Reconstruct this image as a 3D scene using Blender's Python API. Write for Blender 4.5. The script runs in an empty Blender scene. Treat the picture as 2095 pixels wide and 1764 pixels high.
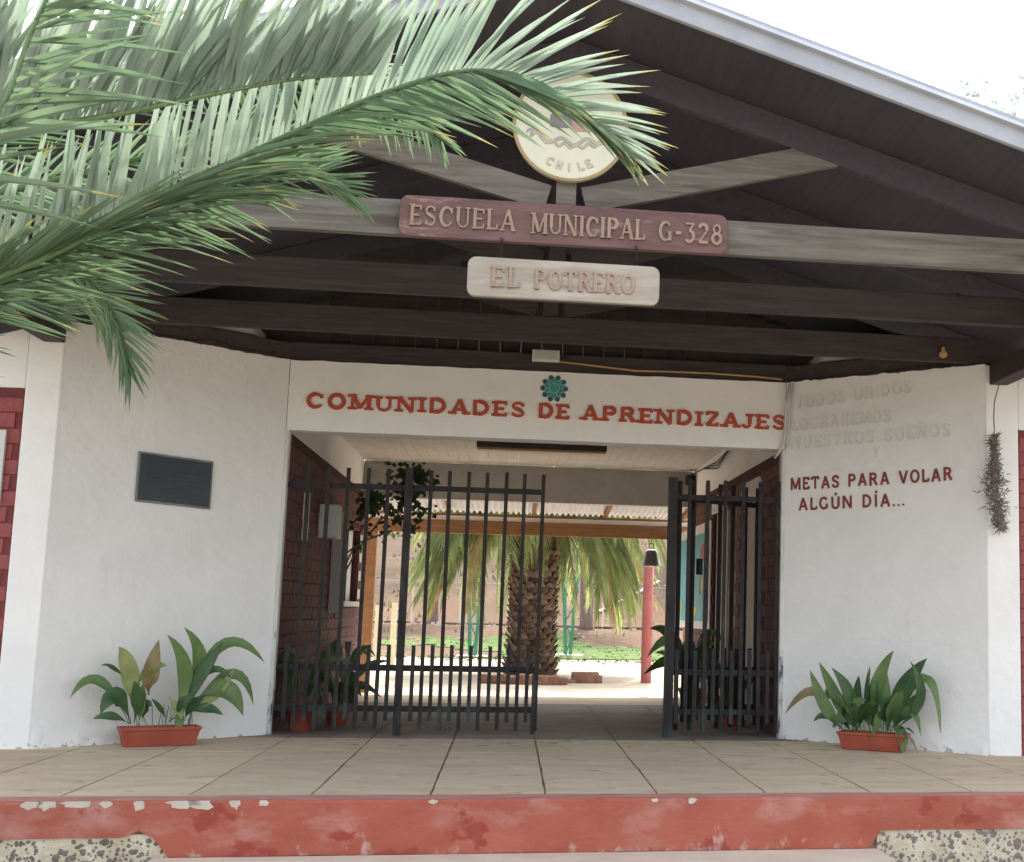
import bpy, bmesh, math, random
from mathutils import Vector, Matrix, noise
random.seed(7)
S = bpy.context.scene
COL = S.collection
# ------------------------------------------------------------------ camera
cd = bpy.data.cameras.new('camera'); cam = bpy.data.objects.new('camera', cd); COL.objects.link(cam); S.camera = cam
Rv = Vector((0.98910, -0.14580, 0.02080)).normalized()
Fv = Vector((0.14165, 0.98044, 0.13662)).normalized()
Uv = Rv.cross(Fv).normalized(); Rv = Fv.cross(Uv).normalized()
cam.matrix_world = Matrix(((Rv.x, Uv.x, -Fv.x, 1.866), (Rv.y, Uv.y, -Fv.y, -11.086), (Rv.z, Uv.z, -Fv.z, 1.0366), (0, 0, 0, 1)))
cd.sensor_fit = 'HORIZONTAL'; cd.sensor_width = 36; cd.lens = 36 * 2691.1 / 2095
cd.shift_x = -(1441.2 - 1047.5) / 2095; cd.clip_start = .05; cd.clip_end = 2000
# ------------------------------------------------------------------ world, sun, exposure
SUN_EL, SUN_AZ = 47, 8            # the sun stands behind the building, a little to the right
wd = bpy.data.worlds.new('World'); S.world = wd; wd.use_nodes = True
wn = wd.node_tree; bg = wn.nodes['Background']
sky = wn.nodes.new('ShaderNodeTexSky'); sky.sky_type = 'NISHITA'; sky.sun_disc = False
sky.sun_elevation = math.radians(SUN_EL); sky.sun_rotation = math.radians(SUN_AZ)
sky.dust_density = 5.0; sky.air_density = 1.0; sky.ozone_density = 1.0; sky.altitude = 300
hs = wn.nodes.new('ShaderNodeHueSaturation'); hs.inputs['Saturation'].default_value = .36
wn.links.new(sky.outputs[0], hs.inputs['Color']); wn.links.new(hs.outputs[0], bg.inputs[0]); bg.inputs[1].default_value = .15
sd = bpy.data.lights.new('sun', 'SUN'); sd.energy = 2.2; sd.angle = math.radians(2.0); sd.color = (1, .95, .86)
so = bpy.data.objects.new('sun', sd); COL.objects.link(so)
_d = Vector((math.sin(math.radians(SUN_AZ)) * math.cos(math.radians(SUN_EL)), math.cos(math.radians(SUN_AZ)) * math.cos(math.radians(SUN_EL)), math.sin(math.radians(SUN_EL))))
so.rotation_euler = _d.to_track_quat('Z', 'Y').to_euler(); so.location = (0, 20, 20)
S.view_settings.view_transform = 'Standard'; S.view_settings.look = 'None'; S.view_settings.gamma = 1
S.view_settings.use_curve_mapping = False
S.view_settings.exposure = 2.28
S.render.engine = 'CYCLES'; S.cycles.max_bounces = 8; S.cycles.diffuse_bounces = 5; S.cycles.transparent_max_bounces = 8
# ------------------------------------------------------------------ materials
def mat(name, c1, c2=None, scale=6, rough=.85, bump=.0, bscale=60, stretch=(1, 1, 1), detail=6, lo=.35, hi=.65, spec=.3, trans=0, c3=None, rnd=0, metal=0):
    m = bpy.data.materials.new(name); m.use_nodes = True; t = m.node_tree; N = t.nodes; L = t.links
    b = N['Principled BSDF']; b.inputs['Roughness'].default_value = rough; b.inputs['Metallic'].default_value = metal
    b.inputs['Specular IOR Level'].default_value = spec
    tc = N.new('ShaderNodeTexCoord'); mp = N.new('ShaderNodeMapping'); mp.inputs['Scale'].default_value = stretch
    L.new(tc.outputs['Object'], mp.inputs[0])
    n = N.new('ShaderNodeTexNoise'); n.inputs['Scale'].default_value = scale; n.inputs['Detail'].default_value = detail; n.inputs['Roughness'].default_value = .65
    L.new(mp.outputs[0], n.inputs['Vector'])
    r = N.new('ShaderNodeValToRGB'); r.color_ramp.elements[0].position = lo; r.color_ramp.elements[1].position = hi
    r.color_ramp.elements[0].color = (*c1, 1); r.color_ramp.elements[1].color = (*(c2 or c1), 1)
    if c3:
        e = r.color_ramp.elements.new(min(.98, hi + .12)); e.color = (*c3, 1)
    L.new(n.outputs['Fac'], r.inputs[0]); out = r.outputs[0]
    if rnd:
        oi = N.new('ShaderNodeObjectInfo'); h = N.new('ShaderNodeHueSaturation'); mr = N.new('ShaderNodeMapRange')
        mr.inputs['To Min'].default_value = 1 - rnd; mr.inputs['To Max'].default_value = 1 + rnd
        L.new(oi.outputs['Random'], mr.inputs[0]); L.new(mr.outputs[0], h.inputs['Value']); L.new(out, h.inputs['Color']); out = h.outputs[0]
    L.new(out, b.inputs['Base Color'])
    if bump:
        n2 = N.new('ShaderNodeTexNoise'); n2.inputs['Scale'].default_value = bscale; n2.inputs['Detail'].default_value = 5
        L.new(mp.outputs[0], n2.inputs['Vector']); bp = N.new('ShaderNodeBump'); bp.inputs['Strength'].default_value = bump; bp.inputs['Distance'].default_value = .02
        L.new(n2.outputs['Fac'], bp.inputs['Height']); L.new(bp.outputs[0], b.inputs['Normal'])
    if trans:
        tr = N.new('ShaderNodeBsdfTranslucent'); mx = N.new('ShaderNodeMixShader'); mx.inputs[0].default_value = trans
        L.new(out, tr.inputs[0]); L.new(b.outputs[0], mx.inputs[1]); L.new(tr.outputs[0], mx.inputs[2])
        L.new(mx.outputs[0], N['Material Output'].inputs[0])
    m['bsdf'] = 1; m['_c'] = 0
    return m
def overlay(m, color, scale, thr, soft, zlo=None, zhi=None, stretch=(1, 1, 1), axis='Z', gain=.5):
    """wear with a shape of its own: patches of `color` where noise (helped by closeness to zlo..zhi) passes a threshold"""
    t = m.node_tree; N = t.nodes; L = t.links; b = N['Principled BSDF']; src = b.inputs['Base Color'].links[0].from_socket
    tc = N.new('ShaderNodeTexCoord'); mp = N.new('ShaderNodeMapping'); mp.inputs['Scale'].default_value = stretch
    L.new(tc.outputs['Object'], mp.inputs[0])
    n = N.new('ShaderNodeTexNoise'); n.inputs['Scale'].default_value = scale; n.inputs['Detail'].default_value = 8; n.inputs['Roughness'].default_value = .6
    L.new(mp.outputs[0], n.inputs['Vector']); v = n.outputs['Fac']
    if zlo is not None:
        sx = N.new('ShaderNodeSeparateXYZ'); L.new(tc.outputs['Object'], sx.inputs[0])
        mr = N.new('ShaderNodeMapRange'); mr.inputs['From Min'].default_value = zlo; mr.inputs['From Max'].default_value = zhi
        mr.inputs['To Min'].default_value = 0; mr.inputs['To Max'].default_value = gain
        L.new(sx.outputs[axis], mr.inputs[0]); ad = N.new('ShaderNodeMath'); L.new(v, ad.inputs[0]); L.new(mr.outputs[0], ad.inputs[1]); v = ad.outputs[0]
    m2 = N.new('ShaderNodeMapRange'); m2.inputs['From Min'].default_value = thr; m2.inputs['From Max'].default_value = thr + soft
    L.new(v, m2.inputs[0]); mx = N.new('ShaderNodeMix'); mx.data_type = 'RGBA'
    L.new(m2.outputs[0], mx.inputs[0]); L.new(src, mx.inputs[6]); mx.inputs[7].default_value = (*color, 1); L.new(mx.outputs[2], b.inputs['Base Color'])
M = {}
M['plaster'] = mat('white_plaster', (.78, .775, .755), (.85, .845, .825), 1.6, .9, .35, 14, detail=8, spec=.15)
overlay(M['plaster'], (.70, .68, .65), 3.5, .62, .22, None, None, (1, 1, .35))
overlay(M['plaster'], (.40, .37, .33), 16, .86, .08, .14, -.02, gain=.40)
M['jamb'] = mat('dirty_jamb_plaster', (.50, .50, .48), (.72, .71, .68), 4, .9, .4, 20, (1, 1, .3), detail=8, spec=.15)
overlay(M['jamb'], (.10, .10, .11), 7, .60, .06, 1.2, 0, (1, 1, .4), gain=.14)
M['ceiling'] = mat('ceiling_paint', (.47, .43, .41), (.54, .50, .475), 5, .8, spec=.2, rnd=.015)
M['grey_lintel'] = mat('grey_plaster', (.40, .38, .37), (.47, .45, .43), 3, .9, .2, 20)
M['brick'] = mat('dark_red_brick_paint_shaded', (.085, .026, .032), (.125, .038, .042), 9, .75, .6, 30, c3=(.20, .075, .07), rnd=.12, spec=.35)  # passage copy of the brick paint, passage shade put into the colour
M['brick_lit'] = mat('red_brick_paint_lit', (.24, .065, .065), (.31, .09, .09), 9, .8, .6, 30, rnd=.05, spec=.3)  # lighter copy for the outer fronts, daylight put into the colour
M['brick_bed'] = mat('red_brick_joint_shaded', (.05, .018, .02), (.08, .026, .03), 9, .9)
M['brick_bed_lit'] = mat('red_brick_joint_lit', (.15, .04, .04), (.2, .055, .055), 9, .9)  # lit copy of the joint colour, for the outer fronts
M['wood'] = mat('dark_stained_timber', (.036, .028, .029), (.064, .050, .048), 4, .65, .15, 30, (.6, 8, 8), detail=8, spec=.35, rnd=.1)
M['wood_w'] = mat('weathered_grey_timber', (.125, .115, .10), (.225, .208, .182), 3, .8, .3, 26, (.5, 9, 9), detail=9, spec=.25, rnd=.06)
overlay(M['wood_w'], (.10, .085, .075), 4, .56, .12, None, None, (.4, 3, 3))
M['deck'] = mat('dark_roof_board', (.055, .050, .066), (.074, .067, .084), 3, .6, .1, 30, (8, .5, 8), detail=6, spec=.35, rnd=.02)  # slightly lifted and bluish: lens glare put into the board colour
M['barge'] = mat('barge_board_grey', (.30, .32, .37), (.38, .41, .46), 3, .5, .1, 20, spec=.5)
M['tin'] = mat('galvanised_edge', (.45, .48, .52), (.55, .58, .6), 3, .4, spec=.6, metal=.3)
M['sign_red'] = mat('faded_maroon_sign', (.135, .078, .075), (.20, .118, .112), 3, .7, .25, 30, (1, 6, 6), detail=9, c3=(.38, .25, .22))
overlay(M['sign_red'], (.40, .27, .23), 5, .60, .12, None, None, (.6, 3, 3))
M['sign_letter'] = mat('bare_wood_letter', (.31, .21, .165), (.39, .275, .215), 6, .75, .1, 30, rnd=.06)
M['sign_tan'] = mat('bleached_wood_sign', (.33, .285, .235), (.47, .425, .365), 3, .8, .25, 30, (.8, 6, 6), detail=9)
overlay(M['sign_tan'], (.24, .18, .15), 4, .60, .1, None, None, (.6, 3, 3))
M['sign_letter2'] = mat('pinkish_wood_letter', (.33, .235, .18), (.42, .31, .245), 6, .75, .1, 30, rnd=.06)
M['letter_red'] = mat('brick_red_letter', (.40, .065, .035), (.48, .095, .055), 14, .7, spec=.3)
M['paint_red'] = mat('dark_red_hand_paint', (.20, .045, .042), (.30, .08, .07), 22, .8)
M['paint_faded'] = mat('faded_grey_paint', (.65, .64, .61), (.80, .795, .775), 9, .9, detail=8, lo=.36, hi=.60)
M['disc'] = mat('cream_disc', (.70, .70, .55), (.76, .76, .63), 4, .5, spec=.4)
M['disc_edge'] = mat('ochre_disc_edge', (.34, .26, .13), (.45, .35, .18), 4, .6)
M['disc_letter'] = mat('disc_letter', (.50, .49, .36), (.56, .55, .42), 6, .6)
M['relief'] = mat('grey_relief', (.42, .40, .37), (.58, .56, .50), 20, .6)
M['relief_dark'] = mat('shield_dark', (.22, .20, .25), (.28, .26, .30), 12, .6)
M['relief_red'] = mat('shield_red', (.48, .30, .28), (.55, .38, .35), 12, .6)
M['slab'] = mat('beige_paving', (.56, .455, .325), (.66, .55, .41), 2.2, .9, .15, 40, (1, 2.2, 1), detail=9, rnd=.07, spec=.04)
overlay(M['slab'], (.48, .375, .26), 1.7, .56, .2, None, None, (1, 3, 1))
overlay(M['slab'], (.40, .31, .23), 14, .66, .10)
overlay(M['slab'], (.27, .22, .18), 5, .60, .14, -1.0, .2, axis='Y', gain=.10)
M['slab_in'] = mat('shaded_passage_paving', (.22, .19, .17), (.30, .26, .23), 2.2, .8, .15, 40, detail=9, rnd=.08, spec=.1)  # darker copy of the paving, passage shade put into the colour
M['joint'] = mat('dark_joint_earth', (.22, .165, .12), (.32, .25, .185), 20, .95)
M['riser'] = mat('red_painted_plaster', (.34, .085, .052), (.41, .12, .08), 2.6, .7, .25, 24, (1, 1, 1.6), detail=10, spec=.35)
overlay(M['riser'], (.45, .20, .165), 2.2, .54, .14, None, None, (1, 1, 1.8))
overlay(M['riser'], (.30, .055, .035), 3.1, .60, .04, None, None, (1, 1, 1.5))
overlay(M['riser'], (.60, .45, .40), 34, .71, .03)
overlay(M['riser'], (.54, .38, .33), 12, .66, .16, -.20, -.30, (1, 1, .6), gain=.16)
M['chip'] = mat('bare_plaster_chip', (.50, .44, .36), (.60, .54, .45), 10, .9, .5, 40)
M['aggregate'] = mat('pebble_concrete', (.46, .39, .27), (.66, .59, .46), 7, .95, .6, 50, detail=10)
M['pebble'] = mat('river_pebble', (.15, .12, .11), (.30, .25, .22), 14, .7, rnd=.3)
M['step'] = mat('pale_step_concrete', (.66, .54, .43), (.74, .64, .52), 4, .85, .2, 40)
M['iron'] = mat('dark_iron_paint', (.022, .019, .019), (.040, .036, .036), 10, .55, .1, 60, (1, 1, .4), c3=(.06, .04, .034), spec=.16)
overlay(M['iron'], (.045, .062, .055), 6, .60, .08, .9, 0, (1, 1, .5), gain=.09)
M['pot'] = mat('terracotta_plastic', (.30, .060, .035), (.37, .085, .05), 5, .55, spec=.4)
M['soil'] = mat('potting_soil', (.05, .035, .025), (.09, .07, .05), 30, .95, .5)
LEAFC = [((.040, .092, .036), (.078, .15, .055)), ((.10, .18, .055), (.17, .26, .09)), ((.27, .33, .11), (.40, .43, .18)), ((.20, .15, .06), (.32, .26, .13))]
for i, (a, b) in enumerate(LEAFC): M['leaf%d' % i] = mat(['dark_leaf', 'green_leaf', 'yellow_green_leaf', 'dry_leaf'][i], a, b, 7, .45, .1, 40, detail=4, spec=.45, trans=.25)
M['bush'] = mat('climber_leaf', (.02, .045, .015), (.05, .09, .03), 12, .5, spec=.3, trans=.3)
M['palm_leaf'] = mat('palm_leaflet', (.085, .15, .075), (.15, .22, .12), 3, .38, spec=.6, trans=.42, rnd=.2)
M['palm_under_glare'] = mat('palm_leaflet_glaucous_glare', (.20, .27, .20), (.30, .36, .28), 3, .45, spec=.5, trans=.42, rnd=.12)  # pale underside tone plus veiling glare, both put into the colour
M['palm_tip'] = mat('palm_leaflet_dry_tip', (.26, .25, .08), (.36, .32, .15), 6, .6, trans=.35)
M['palm_rachis'] = mat('palm_rachis', (.07, .13, .05), (.13, .19, .08), 5, .5)
M['palm_far'] = mat('courtyard_frond', (.13, .17, .055), (.27, .30, .11), 3, .5, spec=.4, trans=.42, rnd=.42)
M['palm_dry'] = mat('courtyard_dry_frond', (.24, .16, .06), (.42, .32, .14), 4, .7, trans=.3, rnd=.25)
M['trunk'] = mat('palm_trunk_fibre', (.050, .026, .018), (.13, .065, .04), 9, .9, .5, 30)
M['boot'] = mat('palm_leaf_base', (.05, .033, .025), (.19, .13, .095), 14, .95, .4, 40, rnd=.45, spec=.05)
M['bark'] = mat('grey_brown_bark', (.14, .09, .08), (.24, .17, .15), 6, .9, .6, 30, (6, 6, 1))
M['pine'] = mat('orange_brown_timber', (.20, .095, .04), (.28, .135, .06), 4, .65, .1, 30, (1, 6, 6), detail=8)
M['sheet'] = mat('translucent_corrugated_sheet', (.42, .40, .39), (.50, .48, .47), 5, .5, trans=.07)
M['fascia_w'] = mat('pale_gutter', (.62, .54, .50), (.68, .60, .55), 5, .6)
M['green_steel'] = mat('green_painted_steel', (.022, .13, .08), (.032, .17, .105), 8, .5, spec=.5)
M['salmon'] = mat('salmon_red_post_paint', (.27, .075, .07), (.33, .10, .09), 4, .6)
M['bell'] = mat('dark_bronze', (.075, .05, .05), (.13, .09, .09), 10, .4, spec=.5, metal=.4)
M['cream'] = mat('cream_post', (.62, .54, .36), (.72, .64, .46), 6, .8)
M['eucalypt_glare'] = mat('glare_paled_tree_leaf', (.34, .40, .36), (.48, .54, .48), 3, .7, trans=.5)  # dark foliage made pale: veiling glare put into the colour
M['scrub'] = mat('dry_scrub', (.16, .15, .10), (.30, .27, .19), 3, .9, spec=0)
M['stone'] = mat('adobe_block', (.17, .095, .07), (.26, .155, .12), 7, .95, .6, 30, rnd=.2, spec=0)
M['white_panel'] = mat('white_enamel', (.55, .57, .55), (.62, .64, .61), 6, .4)
M['conduit'] = mat('pale_pipe', (.55, .54, .51), (.66, .65, .62), 8, .5)
M['cable'] = mat('yellow_cable', (.42, .25, .10), (.5, .32, .14), 8, .6)
M['plaque'] = mat('dark_blue_plaque', (.013, .018, .030), (.024, .032, .050), 6, .35, spec=.5)
M['plaque_edge'] = mat('plaque_edge', (.14, .17, .16), (.22, .25, .24), 6, .4)
M['plaque_text'] = mat('plaque_raised_text', (.03, .036, .05), (.042, .05, .066), 20, .4)
M['teal'] = mat('teal_paint', (.03, .20, .21), (.07, .34, .34), 9, .6)
M['teal_dark'] = mat('dark_teal_paint', (.02, .09, .10), (.03, .14, .15), 9, .6)
M['pale_line'] = mat('pale_emblem_line', (.40, .45, .42), (.5, .55, .5), 9, .6)
M['black'] = mat('black_void', (.012, .010, .012), (.02, .016, .018), 6, .8)
M['maroon_door'] = mat('maroon_door', (.09, .018, .022), (.13, .03, .033), 5, .5)
M['beige_door'] = mat('beige_door', (.40, .34, .29), (.46, .40, .345), 5, .6)
M['mural_blue'] = mat('mural_blue', (.10, .30, .38), (.16, .38, .45), 4, .6)
M['mural_green'] = mat('mural_green', (.20, .30, .10), (.28, .38, .14), 9, .6)
M['mural_red'] = mat('mural_red', (.36, .07, .07), (.45, .12, .11), 9, .6)
M['mural_yellow'] = mat('mural_yellow', (.60, .48, .06), (.70, .55, .10), 9, .6)
M['dried'] = mat('dried_grey_sprig', (.10, .08, .07), (.22, .18, .155), 30, .9)
M['light_body'] = mat('tube_fitting_body', (.05, .045, .045), (.07, .06, .06), 5, .5)
M['light_lens'] = mat('yellowed_diffuser', (.42, .31, .17), (.48, .36, .2), 5, .5)
M['flood'] = mat('floodlight_glass', (.42, .42, .36), (.5, .5, .44), 5, .3)
M['yard'] = mat('packed_cream_earth', (.55, .48, .38), (.66, .59, .48), 1.2, .95, .3, 12, detail=9, spec=0)
M['front_ground'] = mat('packed_front_earth', (.20, .17, .13), (.27, .23, .18), 1.2, .95, .3, 12, detail=9)
# ------------------------------------------------------------------ mesh helpers
WM = {}
class MB:
    def __init__(s): s.v = []; s.f = []; s.m = []
    def add(s, vs, fs, mi=0):
        k = len(s.v); s.v += [tuple(v) for v in vs]; s.f += [tuple(i + k for i in f) for f in fs]; s.m += [mi] * len(fs)
    def box(s, x0, x1, y0, y1, z0, z1, mi=0):
        s.add([(x0, y0, z0), (x1, y0, z0), (x1, y1, z0), (x0, y1, z0), (x0, y0, z1), (x1, y0, z1), (x1, y1, z1), (x0, y1, z1)],
              [(3, 2, 1, 0), (4, 5, 6, 7), (0, 1, 5, 4), (1, 2, 6, 5), (2, 3, 7, 6), (3, 0, 4, 7)], mi)
    def prism(s, pts, n, mi=0):     # pts: planar loop (Vectors), n: extrusion vector
        k = len(pts); vs = [Vector(p) for p in pts] + [Vector(p) + n for p in pts]
        nn = Vector((0, 0, 0))
        for i in range(k): nn += vs[i].cross(vs[(i + 1) % k])
        if nn.dot(n) > 0: base = [tuple(reversed(range(k))), tuple(range(k, 2 * k))]; sd = [(i, (i + 1) % k, (i + 1) % k + k, i + k) for i in range(k)]
        else: base = [tuple(range(k)), tuple(reversed(range(k, 2 * k)))]; sd = [(i + k, (i + 1) % k + k, (i + 1) % k, i) for i in range(k)]
        s.add(vs, base + sd, mi)
    def bar(s, a, b, w, h, up=(0, 0, 1), mi=0):   # beam from a to b, width w sideways, height h
        a = Vector(a); b = Vector(b); d = (b - a).normalized(); sd = d.cross(Vector(up)).normalized(); u = sd.cross(d).normalized()
        q = [a - sd * w / 2 - u * h / 2, a + sd * w / 2 - u * h / 2, a + sd * w / 2 + u * h / 2, a - sd * w / 2 + u * h / 2]
        s.prism(q, b - a, mi)
    def tube(s, pts, r, seg=8, mi=0, cap=True):
        pts = [Vector(p) for p in pts]; n = len(pts); rr = r if isinstance(r, (list, tuple)) else [r] * n
        rings = []; ref = Vector((0, 0, 1)) if abs((pts[-1] - pts[0]).normalized().z) < .9 else Vector((1, 0, 0))
        for i, p in enumerate(pts):
            d = (pts[min(n - 1, i + 1)] - pts[max(0, i - 1)]).normalized(); a = d.cross(ref).normalized(); b = d.cross(a)
            rings.append([p + (a * math.cos(t) + b * math.sin(t)) * rr[i] for t in [2 * math.pi * j / seg for j in range(seg)]])
        vs = [v for g in rings for v in g]; fs = []
        for i in range(n - 1):
            for j in range(seg):
                fs.append((i * seg + j, i * seg + (j + 1) % seg, (i + 1) * seg + (j + 1) % seg, (i + 1) * seg + j))
        if cap: fs += [tuple(range(seg - 1, -1, -1)), tuple((n - 1) * seg + j for j in range(seg))]
        s.add(vs, fs, mi)
    def lathe(s, prof, c, seg=20, mi=0):
        c = Vector(c); vs = []; fs = []
        for (r, z) in prof:
            for j in range(seg): a = 2 * math.pi * j / seg; vs.append(c + Vector((r * math.cos(a), r * math.sin(a), z)))
        for i in range(len(prof) - 1):
            for j in range(seg): fs.append((i * seg + j, i * seg + (j + 1) % seg, (i + 1) * seg + (j + 1) % seg, (i + 1) * seg + j))
        s.add(vs, fs, mi)
    def mesh(s, name, mats, smooth=False):
        me = bpy.data.meshes.new(name); me.from_pydata(s.v, [], s.f)
        for m in (mats if isinstance(mats, (list, tuple)) else [mats]): me.materials.append(m)
        if any(s.m): me.polygons.foreach_set('material_index', s.m)
        if smooth: me.polygons.foreach_set('use_smooth', [True] * len(me.polygons))
        me.update(); return me
    def build(s, name, mats, parent=None, smooth=False, bevel=0, **kw):
        return put(s.mesh(name, mats, smooth), name, parent, bevel=bevel, **kw)
def put(me, name, parent=None, world=None, bevel=0, **kw):
    o = bpy.data.objects.new(name, me); COL.objects.link(o); world = world or Matrix.Identity(4)
    o.matrix_basis = world; WM[o.name] = world
    if parent: o.parent = parent; o.matrix_parent_inverse = WM[parent.name].inverted()
    if bevel:
        b = o.modifiers.new('bevel', 'BEVEL'); b.width = bevel; b.segments = 2; b.limit_method = 'ANGLE'
    for k, v in kw.items(): o[k] = v
    return o
def thing(name, loc, label, category, group=None):
    o = bpy.data.objects.new(name, None); COL.objects.link(o); o.location = loc; o.empty_display_size = .1
    WM[o.name] = Matrix.Translation(loc); o['label'] = label; o['category'] = category
    if group: o['group'] = group
    return o
def tag(o, label, category, group=None):
    o['label'] = label; o['category'] = category
    if group: o['group'] = group
    return o
def U(a, b): return random.uniform(a, b)
# ------------------------------------------------------------------ stroke lettering: T thick, t thin strokes, S = serif (x, y)
def _g():
    G = {}
    G['I'] = (.34, [('l', .17, 0, .17, 1, 'T')], [(.17, 0), (.17, 1)])
    G['E'] = (.66, [('l', .14, 0, .14, 1, 'T'), ('l', .1, .93, .6, .93, 't'), ('l', .14, .5, .5, .5, 't'), ('l', .1, .07, .62, .07, 't'), ('l', .58, .07, .58, .26, 't'), ('l', .57, .74, .57, .93, 't')], [(.14, 0), (.14, 1)])
    G['L'] = (.62, [('l', .14, 0, .14, 1, 'T'), ('l', .1, .07, .58, .07, 't'), ('l', .55, .07, .55, .28, 't')], [(.14, 0), (.14, 1)])
    G['A'] = (.84, [('l', .12, 0, .42, 1, 't'), ('l', .42, 1, .72, 0, 'T'), ('l', .2, .33, .64, .33, 't')], [(.12, 0), (.72, 0)])
    G['V'] = (.8, [('l', .1, 1, .4, 0, 'T'), ('l', .4, 0, .7, 1, 't')], [(.1, 1), (.7, 1)])
    G['M'] = (.98, [('l', .14, 0, .14, 1, 't'), ('l', .14, 1, .48, .1, 'T'), ('l', .48, .1, .82, 1, 't'), ('l', .84, 1, .84, 0, 'T')], [(.14, 0), (.84, 0), (.12, 1), (.86, 1)])
    G['N'] = (.84, [('l', .13, 0, .13, 1, 't'), ('l', .13, 1, .70, 0, 'T'), ('l', .70, 0, .70, 1, 't')], [(.13, 0), (.1, 1), (.70, 1)])
    G['U'] = (.8, [('l', .15, 1, .15, .35, 'T'), ('a', .4, .35, .25, .29, 180, 360, 't'), ('l', .65, .35, .65, 1, 't')], [(.15, 1), (.65, 1)])
    G['O'] = (.84, [('a', .42, .5, .30, .44, 90, 270, 'T'), ('a', .42, .5, .30, .44, -90, 90, 'T')], [])
    G['C'] = (.78, [('a', .42, .5, .30, .44, 90, 270, 'T'), ('a', .42, .5, .28, .44, 35, 90, 't'), ('a', .42, .5, .28, .44, 270, 325, 't'), ('l', .66, .66, .66, .92, 't')], [])
    G['G'] = (.84, [('a', .42, .5, .30, .44, 90, 270, 'T'), ('a', .42, .5, .28, .44, 35, 90, 't'), ('a', .42, .5, .28, .44, 270, 330, 't'), ('l', .66, .05, .66, .45, 'T')], [(.62, .46)])
    G['D'] = (.82, [('l', .15, 0, .15, 1, 'T'), ('a', .32, .5, .36, .43, -90, 90, 'T'), ('l', .1, .93, .34, .93, 't'), ('l', .1, .07, .34, .07, 't')], [])
    G['P'] = (.72, [('l', .15, 0, .15, 1, 'T'), ('a', .38, .72, .22, .22, -90, 90, 'T'), ('l', .08, .94, .4, .94, 't'), ('l', .15, .5, .4, .5, 't')], [(.15, 0)])
    G['R'] = (.8, [('l', .15, 0, .15, 1, 'T'), ('a', .38, .73, .21, .21, -90, 90, 'T'), ('l', .08, .94, .4, .94, 't'), ('l', .15, .52, .4, .52, 't'), ('l', .42, .5, .68, .02, 'T')], [(.15, 0), (.70, 0)])
    G['S'] = (.68, [('a', .34, .73, .22, .21, 40, 250, 't'), ('l', .2, .60, .48, .42, 'T'), ('a', .34, .27, .22, .21, -140, 70, 't'), ('l', .54, .72, .54, .92, 't'), ('l', .13, .08, .13, .28, 't')], [])
    G['T'] = (.74, [('l', .37, 0, .37, 1, 'T'), ('l', .05, .93, .69, .93, 't'), ('l', .08, .74, .08, .93, 't'), ('l', .66, .74, .66, .93, 't')], [(.37, 0)])
    G['Z'] = (.7, [('l', .08, .93, .62, .93, 't'), ('l', .60, .93, .12, .07, 'T'), ('l', .08, .07, .64, .07, 't'), ('l', .11, .74, .11, .93, 't'), ('l', .60, .07, .60, .26, 't')], [])
    G['J'] = (.56, [('l', .38, .3, .38, 1, 'T'), ('a', .22, .28, .16, .22, 180, 360, 't')], [(.36, 1)])
    G['H'] = (.84, [('l', .15, 0, .15, 1, 'T'), ('l', .67, 0, .67, 1, 'T'), ('l', .15, .5, .67, .5, 't')], [(.15, 0), (.67, 0), (.15, 1), (.67, 1)])
    G['Y'] = (.76, [('l', .08, 1, .37, .45, 'T'), ('l', .37, .45, .66, 1, 't'), ('l', .37, 0, .37, .45, 'T')], [(.37, 0)])
    G['3'] = (.66, [('l', .1, .93, .55, .93, 't'), ('l', .55, .93, .3, .6, 't'), ('a', .3, .32, .25, .27, -140, 90, 'T')], [])
    G['2'] = (.66, [('a', .32, .72, .22, .22, -20, 170, 'T'), ('l', .52, .62, .12, .08, 't'), ('l', .08, .07, .6, .07, 'T')], [])
    G['8'] = (.66, [('a', .33, .74, .18, .20, 0, 360, 't'), ('a', .33, .28, .23, .24, 0, 360, 'T')], [])
    G['-'] = (.4, [('l', .05, .45, .35, .45, 'T')], [])
    G['.'] = (.24, [('l', .12, .0, .12, .14, 'T')], [])
    G['\u00d1'] = (.84, G['N'][1] + [('l', .25, 1.18, .58, 1.22, 't')], G['N'][2])
    G['\u00da'] = (.8, G['U'][1] + [('l', .36, 1.1, .50, 1.28, 't')], G['U'][2])
    G['\u00cd'] = (.34, G['I'][1] + [('l', .14, 1.1, .26, 1.28, 't')], G['I'][2])
    return G
GL = _g()
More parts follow.
